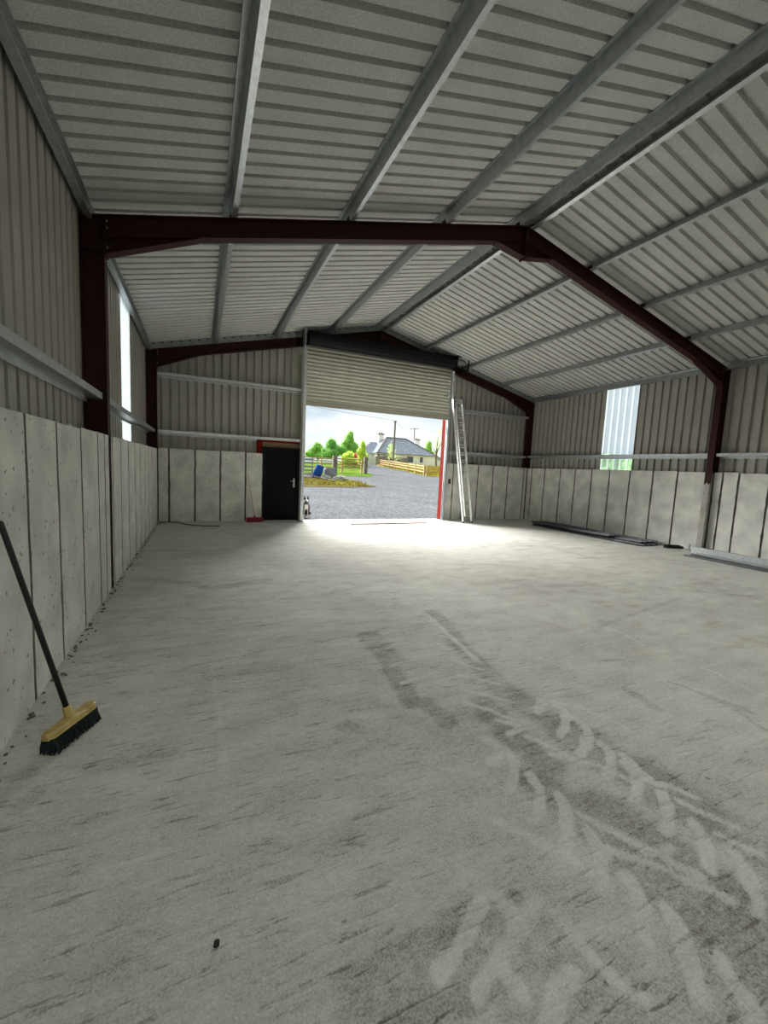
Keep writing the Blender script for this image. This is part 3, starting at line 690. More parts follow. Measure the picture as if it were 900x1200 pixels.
# ================================================================ BROOMS
def broom(loc, rz, label, head_l, head_w, tilt, handle_top, wood, handle_mat, br_m, hr, bh, th, head_block=True):
    """head along local X, handle in world coordinates to handle_top"""
    root = empty('broom', loc, 0, label, 'broom')
    R = Matrix.Rotation(rz, 4, 'Z')@Matrix.Rotation(tilt, 4, 'X')
    Lc = Vector(loc)
    def T(p): return Lc+R@Vector(p)+Vector((0, 0, 0))
    z0 = bh
    # block with rounded ends and a raised middle
    mb = MB(); nS = 14; ring = 8; vs = []
    for i in range(nS+1):
        t = i/nS*2-1; x = t*head_l/2
        k = max(.45, 1-max(0, abs(t)-.9)*5.0); bul = .010*math.exp(-(t/.22)**2)
        for wv, zz in ((-1, 0), (-1, .75), (-.75, 1), (.75, 1), (1, .75), (1, 0)):
            vs.append(T((x, wv*head_w/2*k, z0+zz*th*(.92+.08*k)+(bul if zz > .5 else 0))))
    fs = [(i*6+j, i*6+(j+1) % 6, (i+1)*6+(j+1) % 6, (i+1)*6+j) for i in range(nS) for j in range(6)]+[tuple(range(6)), tuple(range(nS*6, nS*6+6))]
    mb.add(vs, fs); mb.build('head_block', wood, root)
    # bristle tufts, splayed
    tb = MB(); r = random.Random(3)
    nx = int(head_l/.016); ny = 6
    for i in range(nx):
        for j in range(ny):
            x = (i+.5)/nx*2-1; y = (j+.5)/ny*2-1
            p0 = T((x*head_l*.485, y*head_w*.44, z0+.004)); 
            q = T((x*head_l*.51+r.gauss(0, .005), y*head_w*.70+r.gauss(0, .006), 0)); q.z = max(.002, q.z) if q.z < .03 else q.z
            q.z = .002+abs(r.gauss(0, .003))
            tb.tube([p0, (p0+q)/2+Vector((r.gauss(0, .003), r.gauss(0, .003), 0)), q], [.0065, .008, .006], 4)
    tb.build('bristles', br_m, root, kind='stuff')
    s = T((0, 0, z0+th*.6)); e_ = Vector(handle_top); dv = (e_-s).normalized()
    MB().tube([s-dv*.0, s+dv*.09], [hr*1.9, hr*1.45], 10).build('socket', wood, root)
    MB().tube([s+dv*.02, e_-dv*.02, e_-dv*.004, e_], [hr, hr, hr*.85, hr*.4], 10, True).build('handle', handle_mat, root, smooth=True)
    return root
b1 = broom((.335, 2.93, 0), math.radians(62), 'broom with black handle and yellow wooden head, leaning on the left wall', .36, .075, math.radians(-7), (.035, 2.93, 1.335), M['yellowwood'], M['blackplastic'], M['bristlegreen'], .0155, .088, .040)
b2 = broom((2.50, 12.475, 0), math.radians(4), 'red broom with pale wooden handle leaning on the far wall beside the black door', .46, .09, math.radians(6), (2.315, D-.03, 1.40), M['redbristle'], M['palewood'], M['redbristle'], .0135, .085, .05)

# ================================================================ THINGS ON THE FLOOR
def dsheet(label, x0, y0, length, width, z, rot, seed):
    o = empty('cladding_offcut', (x0, y0, z), rot, None); bpy.data.objects.remove(o)
    mb = MB(); npan = int(width/PITCHR); r = random.Random(seed)
    pts = rib_pts(npan, .03); Rm = Matrix.Rotation(rot, 3, 'Z'); segs = 6
    out = thin(pts, .003); mlen = len(out); vs = []
    for k in range(segs+1):
        v = length*k/segs
        for p in out:
            w_ = Rm@Vector((p.x, v, 0)); sag = .008*math.sin(v*2+seed)*(1 if 0 < k < segs else 1.4)
            vs.append((x0+w_.x, y0+w_.y, max(.003, z+p.y+sag+.008)))
    fs = [(k*mlen+i, k*mlen+(i+1) % mlen, (k+1)*mlen+(i+1) % mlen, (k+1)*mlen+i) for k in range(segs) for i in range(mlen)]
    mb.add(vs, fs); o = mb.build('ribbed_sheet', M['darksheet'])
    return tag(o, label, 'metal sheet', 'dark ribbed sheets by the right wall')
dsheet('lowest dark ribbed sheet of the stack by the right wall, sticking out nearest the camera', 11.63, 7.12, 4.0, .9, .0, math.radians(.6), 1)
dsheet('middle dark ribbed sheet of the floor stack, closest to the right wall', 11.76, 7.30, 3.9, .9, .046, math.radians(-.3), 2)
dsheet('top dark ribbed sheet of the stack on the floor, ending short and furthest out', 11.60, 8.15, 3.0, .7, .094, math.radians(.8), 3)
o = MB()
o.bar((12.17, 6.84, .035), (12.60, 6.66, .035), .12, .055).bar((12.20, 6.86, .07), (12.56, 6.70, .07), .07, .03)
tag(o.build('brush_head', M['bristle'], bevel=.01), 'small black block lying on the floor between the dark sheets and galvanised lengths', 'block')
def loose(label, a, b, z, pts, material, name='loose_purlin', cat='purlin', group='loose metal lengths by the right wall'):
    a = Vector((*a, z)); b = Vector((*b, z)); d = (b-a).normalized(); s = Vector((d.y, -d.x, 0))
    mb = MB(); strip(mb, None, pts, .003, lambda p: a+s*p.x+Vector((0, 0, p.y)), lambda p: b+s*p.x+Vector((0, 0, p.y)))
    return tag(mb.build(name, material), label, cat, group)
chan = [(.05, .02), (.05, .002), (-.0, .002), (-.0, .15), (-.05, .15), (-.05, .13)]
tub = [(-.16, .0), (-.15, .05), (-.08, .05), (-.07, .002), (.07, .002), (.08, .05), (.15, .05), (.16, .0)]
loose('dark flat metal strip on the floor, outermost of the lengths by the right wall', (11.72, 5.98), (11.66, 2.9), .003, [(-.20, .0), (-.19, .03), (.0, .012), (.19, .03), (.20, .0)], M['darksheet'], 'metal_strip', 'metal strip')
loose('galvanised channel on the floor, lying next to the dark strip', (11.98, 6.02), (11.92, 2.9), .005, [(-.10, .045), (-.10, .004), (.10, .004), (.10, .045)], M['galvdark'], 'channel', 'channel')
loose('galvanised Z length standing on the floor, nearest the dark strip', (12.22, 6.22), (12.14, 2.9), .003, chan, M['galv'])
loose('galvanised Z length on the floor, closest to the right wall', (12.50, 6.28), (12.46, 2.9), .003, [(p[0], p[1]*.8) for p in chan], M['galv'])
bk = empty('fixing_bracket', (12.36, 6.36, 0), 0, 'small shiny bracket with an upright bolt at the end of the galvanised lengths', 'bracket')
MB().box(12.26, 6.26, .003, 12.46, 6.46, .035).build('plate', M['galv'], bk, bevel=.003)
MB().tube([(12.37, 6.36, .035), (12.37, 6.36, .19)], .018, 8).build('bolt', M['galv'], bk)
MB().tube([(12.37, 6.36, .13), (12.37, 6.36, .155)], .034, 6).build('nut', M['chrome'], bk)

o = MB().bar((5.19, 11.74, .016), (7.86, 11.84, .016), .07, .028).build('timber_batten', M['timber']); tag(o, 'long thin timber batten on the floor in front of the roller door', 'timber')
o = MB().tube(spline([(.22, 12.56, .014), (.5, 12.42, .014), (.72, 12.05, .014), (1.05, 11.78, .014), (1.52, 11.66, .014)]), .014, 6).build('hose', M['rubber'], smooth=True); tag(o, 'short dark grey hose curving on the floor by the far left corner', 'hose')
o = MB().tube(spline([(3.99, D-.06, .006), (4.25, 12.1, .006), (4.75, 11.62, .006), (5.4, 11.48, .006), (6.1, 11.62, .006)]), .006, 5).build('cable', M['timber'], smooth=True); tag(o, 'thin pale cable curving over the floor from the left jamb to the batten', 'cable')
o = MB().ball((1.10, 1.415, .006), .011, 2, (1, 1.2, .8), .5, 3).build('pebble', M['stone']); tag(o, 'single black pebble on the open floor in the foreground', 'pebble')
o = MB()
r = random.Random(5)
for i in range(190):
    t = r.random(); o.ball((.015+abs(r.gauss(0, .035)), 1.6+10.9*t, .003), r.uniform(.006, .020), 1, (1, 1.3, .6), .5, i)
for i in range(40): o.ball((.03+abs(r.gauss(0, .22)), D-.05-abs(r.gauss(0, .12)), .004), r.uniform(.008, .03), 1, (1.4, 1, .55), .5, i+90)
tag(o.build('floor_grit', M['concrete_core'], kind='stuff'), 'dark grit gathered along the foot of the left wall and corner', 'grit')

# ================================================================ DOG, sitting outside and looking round the left jamb
m = mat('dog_coat', (.012, .011, .011), rough=.75, grain=.2, gscale=40); M['dog'] = m
N, L, b = nodes_of(m); tc = [n for n in N if n.type == 'TEX_COORD'][0]
src = b.inputs['Base Color'].links[0].from_socket
sp = N.new('ShaderNodeSeparateXYZ'); L.new(tc.outputs['Object'], sp.inputs[0])
def mr(s, a, c_): 
    r = N.new('ShaderNodeMapRange'); r.inputs[1].default_value = a; r.inputs[2].default_value = c_; L.new(s, r.inputs[0]); return r.outputs[0]
def mth(op, a, c_):
    n = N.new('ShaderNodeMath'); n.operation = op
    for i, s in enumerate((a, c_)):
        if isinstance(s, (int, float)): n.inputs[i].default_value = s
        else: L.new(s, n.inputs[i])
    return n.outputs[0]
ax = mth('ABSOLUTE', sp.outputs['X'], 0)
front = mr(sp.outputs['Y'], -.01, -.04); low = mr(sp.outputs['Z'], .50, .45)
chest = mth('MULTIPLY', mth('MULTIPLY', front, low), mr(ax, .07, .05))
shift = mth('ABSOLUTE', mth('SUBTRACT', sp.outputs['X'], .012), 0)
blaze = mth('MULTIPLY', mth('MULTIPLY', mr(shift, .026, .018), mr(sp.outputs['Z'], .53, .55)), mr(sp.outputs['Y'], -.03, -.07))
paws = mr(sp.outputs['Z'], .16, .12)
wht = mth('MAXIMUM', mth('MAXIMUM', chest, blaze), paws)
mx = N.new('ShaderNodeMix'); mx.data_type = 'RGBA'; L.new(wht, mx.inputs[0]); L.new(src, mx.inputs[6]); mx.inputs[7].default_value = (.72, .70, .66, 1)
L.new(mx.outputs[2], b.inputs['Base Color'])
gz = ground(13.3)
dog = empty('dog', (4.185, 13.28, gz), 0, 'black and white dog sitting outside, peeking round the left jamb of the roller door', 'dog')
J = [((0, .24, .13), .115), ((0, .15, .27), .120), ((0, .06, .40), .115), ((0, .0, .50), .080), ((0, -.035, .585), .076), ((0, -.095, .60), .060), ((0, -.17, .575), .034), ((0, -.205, .570), .026)]
ed = [(i, i+1) for i in range(7)]
def limb(root_i, pts):
    k = root_i
    for p, r_ in pts:
        J.append((p, r_)); ed.append((k, len(J)-1)); k = len(J)-1
for s in (-1, 1):
    limb(2, [((s*.075, -.005, .36), .062), ((s*.08, -.02, .20), .038), ((s*.08, -.02, .05), .028), ((s*.08, -.075, .025), .030)])
    limb(0, [((s*.11, .16, .15), .085), ((s*.14, .02, .19), .060), ((s*.135, .15, .06), .032), ((s*.14, .04, .028), .034)])
limb(0, [((0, .36, .06), .035), ((.06, .48, .04), .030), ((.12, .56, .04), .015)])
me = bpy.data.meshes.new('body'); me.from_pydata([p for p, _ in J], ed, [])
body = bpy.data.objects.new('body', me); col.objects.link(body); body.parent = dog
sk = body.modifiers.new('skin', 'SKIN'); sk.use_smooth_shade = True
me.skin_vertices[0].data[0].use_root = True
for i, (_, r_) in enumerate(J): me.skin_vertices[0].data[i].radius = (r_, r_)
ss = body.modifiers.new('subsurf', 'SUBSURF'); ss.levels = ss.render_levels = 2
me.materials.append(M['dog'])
oo = Vector(dog.location)
for s in (-1, 1):
    e0 = oo+Vector((s*.042, -.015, .635)); e1 = oo+Vector((s*.062, -.03, .755))
    MB().tube([e0, e0.lerp(e1, .35)+Vector((s*.008, 0, 0)), e0.lerp(e1, .75), e1], [.034, .030, .016, .003], 8).build('ear', M['bristle'], dog, smooth=True)
    MB().ball(oo+Vector((s*.030, -.130, .612)), .011, 2).build('eye', M['blackplastic'], dog, smooth=True)
MB().ball(oo+Vector((0, -.228, .577)), .018, 2, (1.1, .8, .8)).build('nose', M['blackplastic'], dog, smooth=True)

# ================================================================ OUTSIDE
def gmat():
    m = mat('yard_gravel', (.104, .109, .118), rough=1, var=.10, vscale=.6, spec=0)
    N, L, b = nodes_of(m); tc = [n for n in N if n.type == 'TEX_COORD'][0]
    src = b.inputs['Base Color'].links[0].from_socket
    vo = N.new('ShaderNodeTexVoronoi'); vo.inputs['Scale'].default_value = 22; L.new(tc.outputs['Object'], vo.inputs['Vector'])
    no = N.new('ShaderNodeTexNoise'); no.inputs['Scale'].default_value = 5; no.inputs['Detail'].default_value = 6; L.new(tc.outputs['Object'], no.inputs['Vector'])
    sp = N.new('ShaderNodeSeparateColor'); L.new(vo.outputs['Color'], sp.inputs[0])
    r = N.new('ShaderNodeMapRange'); r.inputs[3].default_value = .62; r.inputs[4].default_value = 1.42; L.new(sp.outputs[0], r.inputs[0])
    r2 = N.new('ShaderNodeMapRange'); r2.inputs[1].default_value = .3; r2.inputs[2].default_value = .7; r2.inputs[3].default_value = .8; r2.inputs[4].default_value = 1.2; L.new(no.outputs[0], r2.inputs[0])
    mu = N.new('ShaderNodeMath'); mu.operation = 'MULTIPLY'; L.new(r.outputs[0], mu.inputs[0]); L.new(r2.outputs[0], mu.inputs[1])
    mx = N.new('ShaderNodeMix'); mx.data_type = 'RGBA'; mx.blend_type = 'MULTIPLY'; mx.inputs[0].default_value = 1; L.new(src, mx.inputs[6]); L.new(mu.outputs[0], mx.inputs[7])
    L.new(mx.outputs[2], b.inputs['Base Color'])
    bp = N.new('ShaderNodeBump'); bp.inputs['Strength'].default_value = .8; bp.inputs['Distance'].default_value = .02; L.new(vo.outputs['Distance'], bp.inputs['Height']); L.new(bp.outputs[0], b.inputs['Normal'])
    return m
M['gravel'] = gmat()
M['grass'] = mat('meadow_grass', (0.080, 0.134, 0.022), spec=0, rough=.9, var=.35, vscale=.9, grain=.3, gscale=14)
M['drygrass'] = mat('dry_yellow_grass', (0.422, 0.365, 0.071), spec=0, rough=.9, var=.3, vscale=.8, grain=.35, gscale=9, tint=(.2, .26, .03))
M['soil'] = mat('weedy_soil', (0.100, 0.073, 0.034), spec=0, rough=.95, var=.4, vscale=2.5, grain=.3, gscale=16, tint=(.09, .10, .018))
M['fence'] = mat('new_fence_timber', (0.436, 0.279, 0.116), rough=.8, var=.2, vscale=3)
M['fencegrey'] = mat('weathered_post', (0.138, 0.115, 0.086), rough=.85, var=.2, vscale=3)
M['whitewash'] = mat('whitewashed_render', (.75, .75, .72), spec=0, rough=.9, var=.05, vscale=1)
M['slate'] = mat('roof_slate', (0.240, 0.266, 0.315), rough=.9, var=.25, vscale=2.5, grain=.2, gscale=9, spec=0)
M['stonewall'] = mat('field_stone', (0.216, 0.202, 0.180), spec=0, rough=.9, var=.3, vscale=3, grain=.2, gscale=12)
M['pane'] = mat('window_glass', (.05, .06, .07), rough=.1, spec=.6)
M['bark'] = mat('bark', (.12, .095, .07), rough=.9, var=.3, vscale=8)
M['pole'] = mat('tarred_pole', (.16, .13, .11), rough=.8)
M['blue'] = mat('blue_plastic', (0.010, 0.051, 0.221), rough=.8, var=.1, vscale=4, spec=.1)
M['greybag'] = mat('grey_woven_bag', (0.150, 0.157, 0.164), rough=.8, var=.15, vscale=6)
M['plank'] = mat('reddish_plank', (0.108, 0.043, 0.025), rough=.8, var=.2, vscale=5)
M['palegrey'] = mat('pale_stone', (0.210, 0.210, 0.202), rough=.85, var=.2, vscale=4)
def leafmat(name, c):
    m = mat(name, c, rough=.6, var=.3, vscale=1.3, spec=.25); N, L, b = nodes_of(m)
    out = [n for n in N if n.type == 'OUTPUT_MATERIAL'][0]; t = N.new('ShaderNodeBsdfTranslucent'); mx = N.new('ShaderNodeMixShader'); mx.inputs[0].default_value = .4
    L.new(b.inputs['Base Color'].links[0].from_socket, t.inputs[0]); L.new(b.outputs[0], mx.inputs[1]); L.new(t.outputs[0], mx.inputs[2]); L.new(mx.outputs[0], out.inputs[0]); return m
M['leaf'] = leafmat('green_leaves', (0.285, 0.534, 0.101)); M['leafy'] = leafmat('yellow_green_leaves', (0.499, 0.677, 0.088))
M['leafr'] = leafmat('copper_red_leaves', (0.677, 0.178, 0.108)); M['leafp'] = leafmat('pale_young_leaves', (0.464, 0.587, 0.248)); M['leafd'] = leafmat('mid_green_leaves', (0.231, 0.486, 0.114))

# yard and fields: one sheet following the rise of the ground
gxs = np.concatenate([np.linspace(-160, -10, 10), np.linspace(0, 60, 13), np.linspace(75, 220, 10)]); gys = np.array([-90, -60, -30, -10, 0, 6, 12.9, 13.2, 16, 20, 25, 30, 36, 42, 48, 54, 60, 66, 72, 85, 100, 130, 170, 230])
vs = [(x, y, ground(y)) for y in gys for x in gxs]; nx = len(gxs)
mb = MB(); mb.add(vs, [(i*nx+j, i*nx+j+1, (i+1)*nx+j+1, (i+1)*nx+j) for i in range(len(gys)-1) for j in range(nx-1)])
g_ = mb.build('ground', M['gravel']); tag(g_, kind='structure')
def patch(name, poly_rows, m, kind, label=None, cat=None, hfun=None, sub=8):
    """rows of (y, x0, x1) over the ground"""
    mb = MB(); vs = []; 
    for y, x0, x1 in poly_rows:
        for j in range(sub+1):
            x = x0+(x1-x0)*j/sub; t = j/sub
            vs.append((x, y, ground(y)+(hfun(x, y, t) if hfun else .02)))
    n_ = sub+1
    mb.add(vs, [(i*n_+j, i*n_+j+1, (i+1)*n_+j+1, (i+1)*n_+j) for i in range(len(poly_rows)-1) for j in range(sub)])
    o = mb.build(name, m, recalc=True); return tag(o, label, cat, kind=kind)
patch('lawn', [(36, 7.5, 15.5), (38, 8, 16.5), (40, 8, 17.4), (44, 8, 18.2), (50, 8, 20.2), (60, 8, 23.8), (72, 6, 27.6), (110, 2, 30)], M['grass'], 'structure')
patch('meadow', [(41.6, 24.7, 80), (46, 25.6, 85), (52, 26.8, 90), (58, 28, 95), (66, 29.5, 100), (72, 31, 100), (110, 30, 130)], M['drygrass'], 'structure')
# the grass standing along the right fence
def blades(name, n, pos, hgt, m, label, cat):
    r = random.Random(11); mb = MB()
    for i in range(n):
        x, y = pos(r); h_ = hgt*r.uniform(.5, 1.1); a = r.random()*6.28; w_ = .05
        dx, dy = math.cos(a)*w_, math.sin(a)*w_; lx, ly = r.gauss(0, .12), r.gauss(0, .12); z = ground(y)
        mb.add([(x-dx, y-dy, z), (x+dx, y+dy, z), (x+dx*.6+lx*.5, y+dy*.6+ly*.5, z+h_*.6), (x+lx, y+ly, z+h_), (x-dx*.6+lx*.5, y-dy*.6+ly*.5, z+h_*.6)], [(0, 1, 2, 3, 4)])
    return tag(mb.build(name, m, kind='stuff', recalc=False), label, cat)
def mpos(r):
    y = 42+26*r.random(); x0 = 24.4+(y-41.8)*.197+.6; return x0+abs(r.gauss(0, 6)), y
blades('tall_grass', 5000, mpos, .8, M['drygrass'], 'tall yellow grass growing behind the right fence below the white house', 'grass')
# weedy soil bank on the left of the yard
def bank_h(x, y, t):
    f = max(0, 1-abs((y-27.2)/2.4)**2)*max(0, min(1, (1-t)*4))
    return .02+.34*f*(.75+.5*mnoise.noise(Vector((x*.9, y*.9, 0))))*(1-.55*t)
rows = [(24.6+5*i/12, 3.6, 8.8+3.4*math.sin(math.pi*min(1, (i+.6)/9.5))*.95) for i in range(13)]
bank = patch('soil_bank', rows, M['soil'], None, 'low bank of soil and dry weeds along the left side of the yard', 'bank', bank_h, 26)
blades('weeds', 1500, lambda r: (4+7.2*r.random()**1.1, 25.5+3.6*r.random()), .34, M['drygrass'], 'dry weeds growing over the soil bank left of the yard', 'weeds')

# ---------------- fences
def fence(label, pts, rails, hp, post_w, m_post, m_rail, rail_h=.10):
    root = empty('timber_fence', (pts[0][0], pts[0][1], ground(pts[0][1])), 0, label, 'fence')
    for x, y in pts: MB().box(x-post_w/2, y-post_w/2, ground(y)-.1, x+post_w/2, y+post_w/2, ground(y)+hp).build('post', m_post, root)
    for (xa, ya), (xb, yb) in zip(pts[:-1], pts[1:]):
        for z in rails: MB().bar((xa, ya-.06, ground(ya)+z), (xb, yb-.06, ground(yb)+z), .04, rail_h).build('rail', m_rail, root)
    return root
n = 7
fence('orange timber post and rail fence running away along the right of the drive', [(24.45+4.7*i/n, 41.8+23.9*i/n) for i in range(n+1)], (.45, .8, 1.08), 1.2, .15, M['fence'], M['fence'], .12)
fence('short timber fence wing branching right from the near end of the orange fence', [(24.75, 41.7), (26.6, 41.2), (28.6, 40.7)], (.45, .8, 1.08), 1.15, .14, M['fence'], M['fence'], .12)
fence('pale timber post and rail fence across the grass left of the gateway', [(7.6, 41.4), (9.9, 41.3), (12.2, 41.2), (14.4, 41.1), (16.5, 41.0)], (.5, .82, 1.12, 1.42), 1.5, .15, M['fence'], M['fence'], .12)
o = MB().box(16.75, 40.8, ground(40.9)-.1, 17.1, 41.15, ground(40.9)+1.72).build('gate_post', M['fencegrey'], bevel=.02); tag(o, 'thick weathered gate post at the right end of the left fence', 'post')
o = MB().box(12.55, 38.1, ground(38)-.1, 12.95, 38.5, ground(38)+1.75).build('strainer_post', M['fencegrey'], bevel=.02); tag(o, 'stout grey post standing behind the blue barrel and grey bag', 'post')

# ---------------- heap by the bank
pal = empty('pallet', (8.0, 31, ground(31)), 0, 'pale wooden pallet stood on edge behind the bank next to the left jamb', 'pallet')
for k in range(6):
    z = ground(31)+.05+k*.27; MB().box(6.6, 30.96, z, 8.85, 31.0, z+.13).build('board', M['palegrey'], pal)
for x in (6.65, 7.35, 8.05, 8.72): MB().box(x, 31.0, ground(31)+.02, x+.10, 31.1, ground(31)+1.58).build('bearer', M['palegrey'], pal)
bl = empty('barrel', (8.85, 29.4, ground(29.4)), 0, 'blue plastic barrel tilted among rubble on the soil bank', 'barrel')
bc = Vector((8.80, 29.4, ground(29.4)+.62)); bd = Vector((.28, -.1, .9)).normalized()
MB().tube([bc+bd*t for t in (-.5, -.46, -.2, -.17, .17, .2, .46, .5)], [.25, .30, .30, .32, .32, .30, .30, .25], 16).build('drum', M['blue'], bl, smooth=True)
for t in (.50,): MB().tube([bc+bd*(t), bc+bd*(t+.03)], [.26, .26], 16).build('lid', M['blue'], bl)
for dx in (-.12, .12): MB().tube([bc+bd*.52+Vector((dx, 0, 0)), bc+bd*.57+Vector((dx, 0, 0))], .035, 8).build('bung', M['blackplastic'], bl)
bag = MB()
vs = []
for i in range(9):
    z = i/8
    for k in range(16):
        a = k/16*6.283; rr = (.42+.06*math.sin(z*3.1))*(1+.10*mnoise.noise(Vector((math.cos(a)*1.5, math.sin(a)*1.5, z*3))))
        q = (abs(math.cos(a))**4+abs(math.sin(a))**4)**-.25
        vs.append((9.75+rr*q*math.cos(a)*.95, 29.6+rr*q*math.sin(a)*.8, ground(29.6)+.12+z*.85))
bag.add(vs, [(i*16+k, i*16+(k+1) % 16, (i+1)*16+(k+1) % 16, (i+1)*16+k) for i in range(8) for k in range(16)]+[tuple(range(128, 144)), tuple(range(15, -1, -1))])
tag(bag.build('bulk_bag', M['greybag']), 'grey bulk bag standing right of the blue barrel', 'bag')
for lab, nm, cat, a, b_, w_, h_, m_ in (('reddish plank lying slantwise on the soil bank below the blue barrel', 'plank', 'plank', (7.0, 27.9, ground(28)+.62), (8.9, 27.3, ground(27.3)+.28), .25, .06, 'plank'),
        ('pale board lying on the bank at the foot of the reddish plank', 'loose_board', 'board', (8.5, 27.2, ground(27.2)+.36), (9.4, 26.9, ground(27)+.20), .22, .07, 'palegrey')):
    tag(MB().bar(a, b_, w_, h_).build(nm, M[m_], bevel=.01), lab, cat)
tag(MB().ball((10.15, 28.3, ground(28.3)+.22), .55, 3, (1, .7, .55), .35, 4).build('boulder', M['palegrey']), 'pale grey boulder on the bank right of the grey bag', 'boulder')
tag(MB().ball((9.2, 28.6, ground(28.6)+.22), .42, 3, (1, .7, .55), .4, 9).build('boulder', M['stonewall']), 'dark stone on the bank below the grey bag', 'boulder')

# ---------------- house
hb = ground(80)
hs = empty('house', (39, 80, hb), 0, 'white bungalow with a slate hipped roof beyond the right fence', 'house')
HX0, HX1, HY0, HY1, HE = 33.6, 47.0, 77.5, 86.0, hb+2.55
MB().box(HX0, HY0, hb-.3, HX1, HY1, HE).build('wall', M['whitewash'], hs)
MB().box(30.6, 80.0, hb-.3, HX0, 86, hb+2.45).build('side_wing', M['whitewash'], hs)
zr = hb+6.0; ex = .35
roof = MB(); A = [(HX0-ex, HY0-ex, HE-.08), (HX1+ex, HY0-ex, HE-.08), (HX1+ex, HY1+ex, HE-.08), (HX0-ex, HY1+ex, HE-.08)]; R1 = (37.3, 81.8, zr); R2 = (41.9, 81.8, zr)
roof.add(A+[R1, R2], [(0, 1, 5, 4), (1, 2, 5), (2, 3, 4, 5), (3, 0, 4), (3, 2, 1, 0)]); ro = roof.build('roof', M['slate'], hs)
for a, b_ in ((A[0], R1), (A[1], R2), (R1, R2)): MB().bar(Vector(a)+Vector((0, 0, .05)), Vector(b_)+Vector((0, 0, .05)), .25, .12).build('ridge_tile', M['fencegrey'], ro)
MB().add([(30.3, 79.7, hb+2.4), (HX0+2, 79.7, hb+2.4), (HX0+2, 86.2, hb+2.4), (30.3, 86.2, hb+2.4), (34.2, 83, hb+4.9), (HX0+2, 83, hb+4.9)], [(0, 1, 5, 4), (1, 2, 5), (2, 3, 4, 5), (3, 0, 4), (3, 2, 1, 0)]).build('side_roof', M['slate'], hs)
MB().bar((HX0-ex, HY0-ex-.05, HE-.08), (HX1+ex, HY0-ex-.05, HE-.08), .12, .12).build('gutter', M['fencegrey'], hs)
for x, y, zt in ((36.4, 83, hb+6.6), (46.0, 84.5, hb+6.1)):
    c_ = MB().box(x-.55, y-.4, hb+3, x+.55, y+.4, zt).build('chimney', M['whitewash'], hs)
    MB().box(x-.68, y-.5, zt-.05, x+.68, y+.5, zt+.2).build('chimney_cap', M['stonewall'], c_)
    for dx in (-.25, .25): MB().tube([(x+dx, y, zt+.2), (x+dx, y, zt+.5)], .12, 8).build('chimney_pot', M['plank'], c_)
def window(x0, x1, z0, z1, y):
    f = MB().box(x0-.08, y-.05, z0-.08, x1+.08, y, z1+.08).build('window', M['whitewash'], hs)
    MB().box(x0, y-.07, z0, x1, y-.05, z1).build('pane', M['pane'], f)
window(43.2, 43.9, hb+1.0, hb+2.1, HY0); window(40.2, 41.6, hb+.9, hb+2.1, HY0); window(35.3, 36.7, hb+.9, hb+2.1, HY0); window(31.5, 32.6, hb+.9, hb+2.0, 80.0)
MB().box(32.9, 76.6, hb-.2, 40.0, 77.0, hb+1.75).build('garden_wall', M['stonewall'], hs)
MB().box(33.1, 76.3, hb-.2, 33.5, 76.6, hb+2.2).box(34.7, 76.3, hb-.2, 35.1, 76.6, hb+2.2).box(33.1, 76.3, hb+2.05, 35.1, 76.6, hb+2.2).build('porch', M['stonewall'], hs)
MB().box(47.0, 79, hb-.3, 51.0, 84, hb+1.9).build('shed', M['whitewash'], hs)
MB().prism([(46.9, 78.8, hb+1.9), (51.2, 78.8, hb+1.6), (51.2, 78.8, hb+1.75), (46.9, 78.8, hb+2.9)], (0, 5.4, 0)).build('shed_roof', M['slate'], hs)
o = MB().box(46.5, 73.5, ground(73)-.1, 64, 73.9, ground(73)+.75).build('boundary_wall', M['stonewall']); tag(o, 'low grey boundary wall right of the white bungalow', 'wall')

# ---------------- poles and wires
def pole(x, y, h_, label, cross):
    p = empty('utility_pole', (x, y, ground(y)), 0, label, 'pole')
    z = ground(y); MB().tube([(x, y, z-.2), (x+.08, y, z+h_)], [.19, .14], 8).build('mast', M['pole'], p)
    if cross: MB().bar((x-1.1, y, z+h_-.35), (x+1.3, y, z+h_-.2), .14, .14).build('crossarm', M['pole'], p)
    else: MB().bar((x-.22, y, z+h_-.1), (x+.3, y, z+h_-.1), .12, .16).build('insulator_bracket', M['pole'], p)
    for dx in ((-.95, .1, 1.15) if cross else (-.18, .26)):
        MB().tube([(x+dx, y, z+h_-.15), (x+dx, y, z+h_+.12)], .06, 6).build('insulator', M['whiteplastic'], p)
    return p
pole(28.9, 60, 9.2-ground(60), 'tall wooden utility pole standing in front of the white bungalow', False)
pole(51.2, 96, 12.4-ground(96), 'distant pole with a crossarm behind the bungalow roof', True)
def wire(a, b_, sag, label):
    a = Vector(a); b_ = Vector(b_); P = [a.lerp(b_, t/14)-Vector((0, 0, sag*4*(t/14)*(1-t/14))) for t in range(15)]
    tag(MB().tube(P, .022, 4).build('overhead_wire', M['pole']), label, 'wire')
wire((29.1, 60, 9.15), (51.2, 96, 12.3), .9, 'overhead wire from the tall pole right to the distant crossarm')
wire((28.8, 60, 9.15), (36.2, 83, hb+5.4), .5, 'overhead wire dropping from the tall pole to the left chimney')
wire((51.8, 96, 12.4), (85, 110, 14.6), .9, 'overhead wire going right from the distant crossarm')
wire((28.8, 60, 9.25), (-6, 40, 9.4), .4, 'overhead wire crossing the sky left of the tall pole')

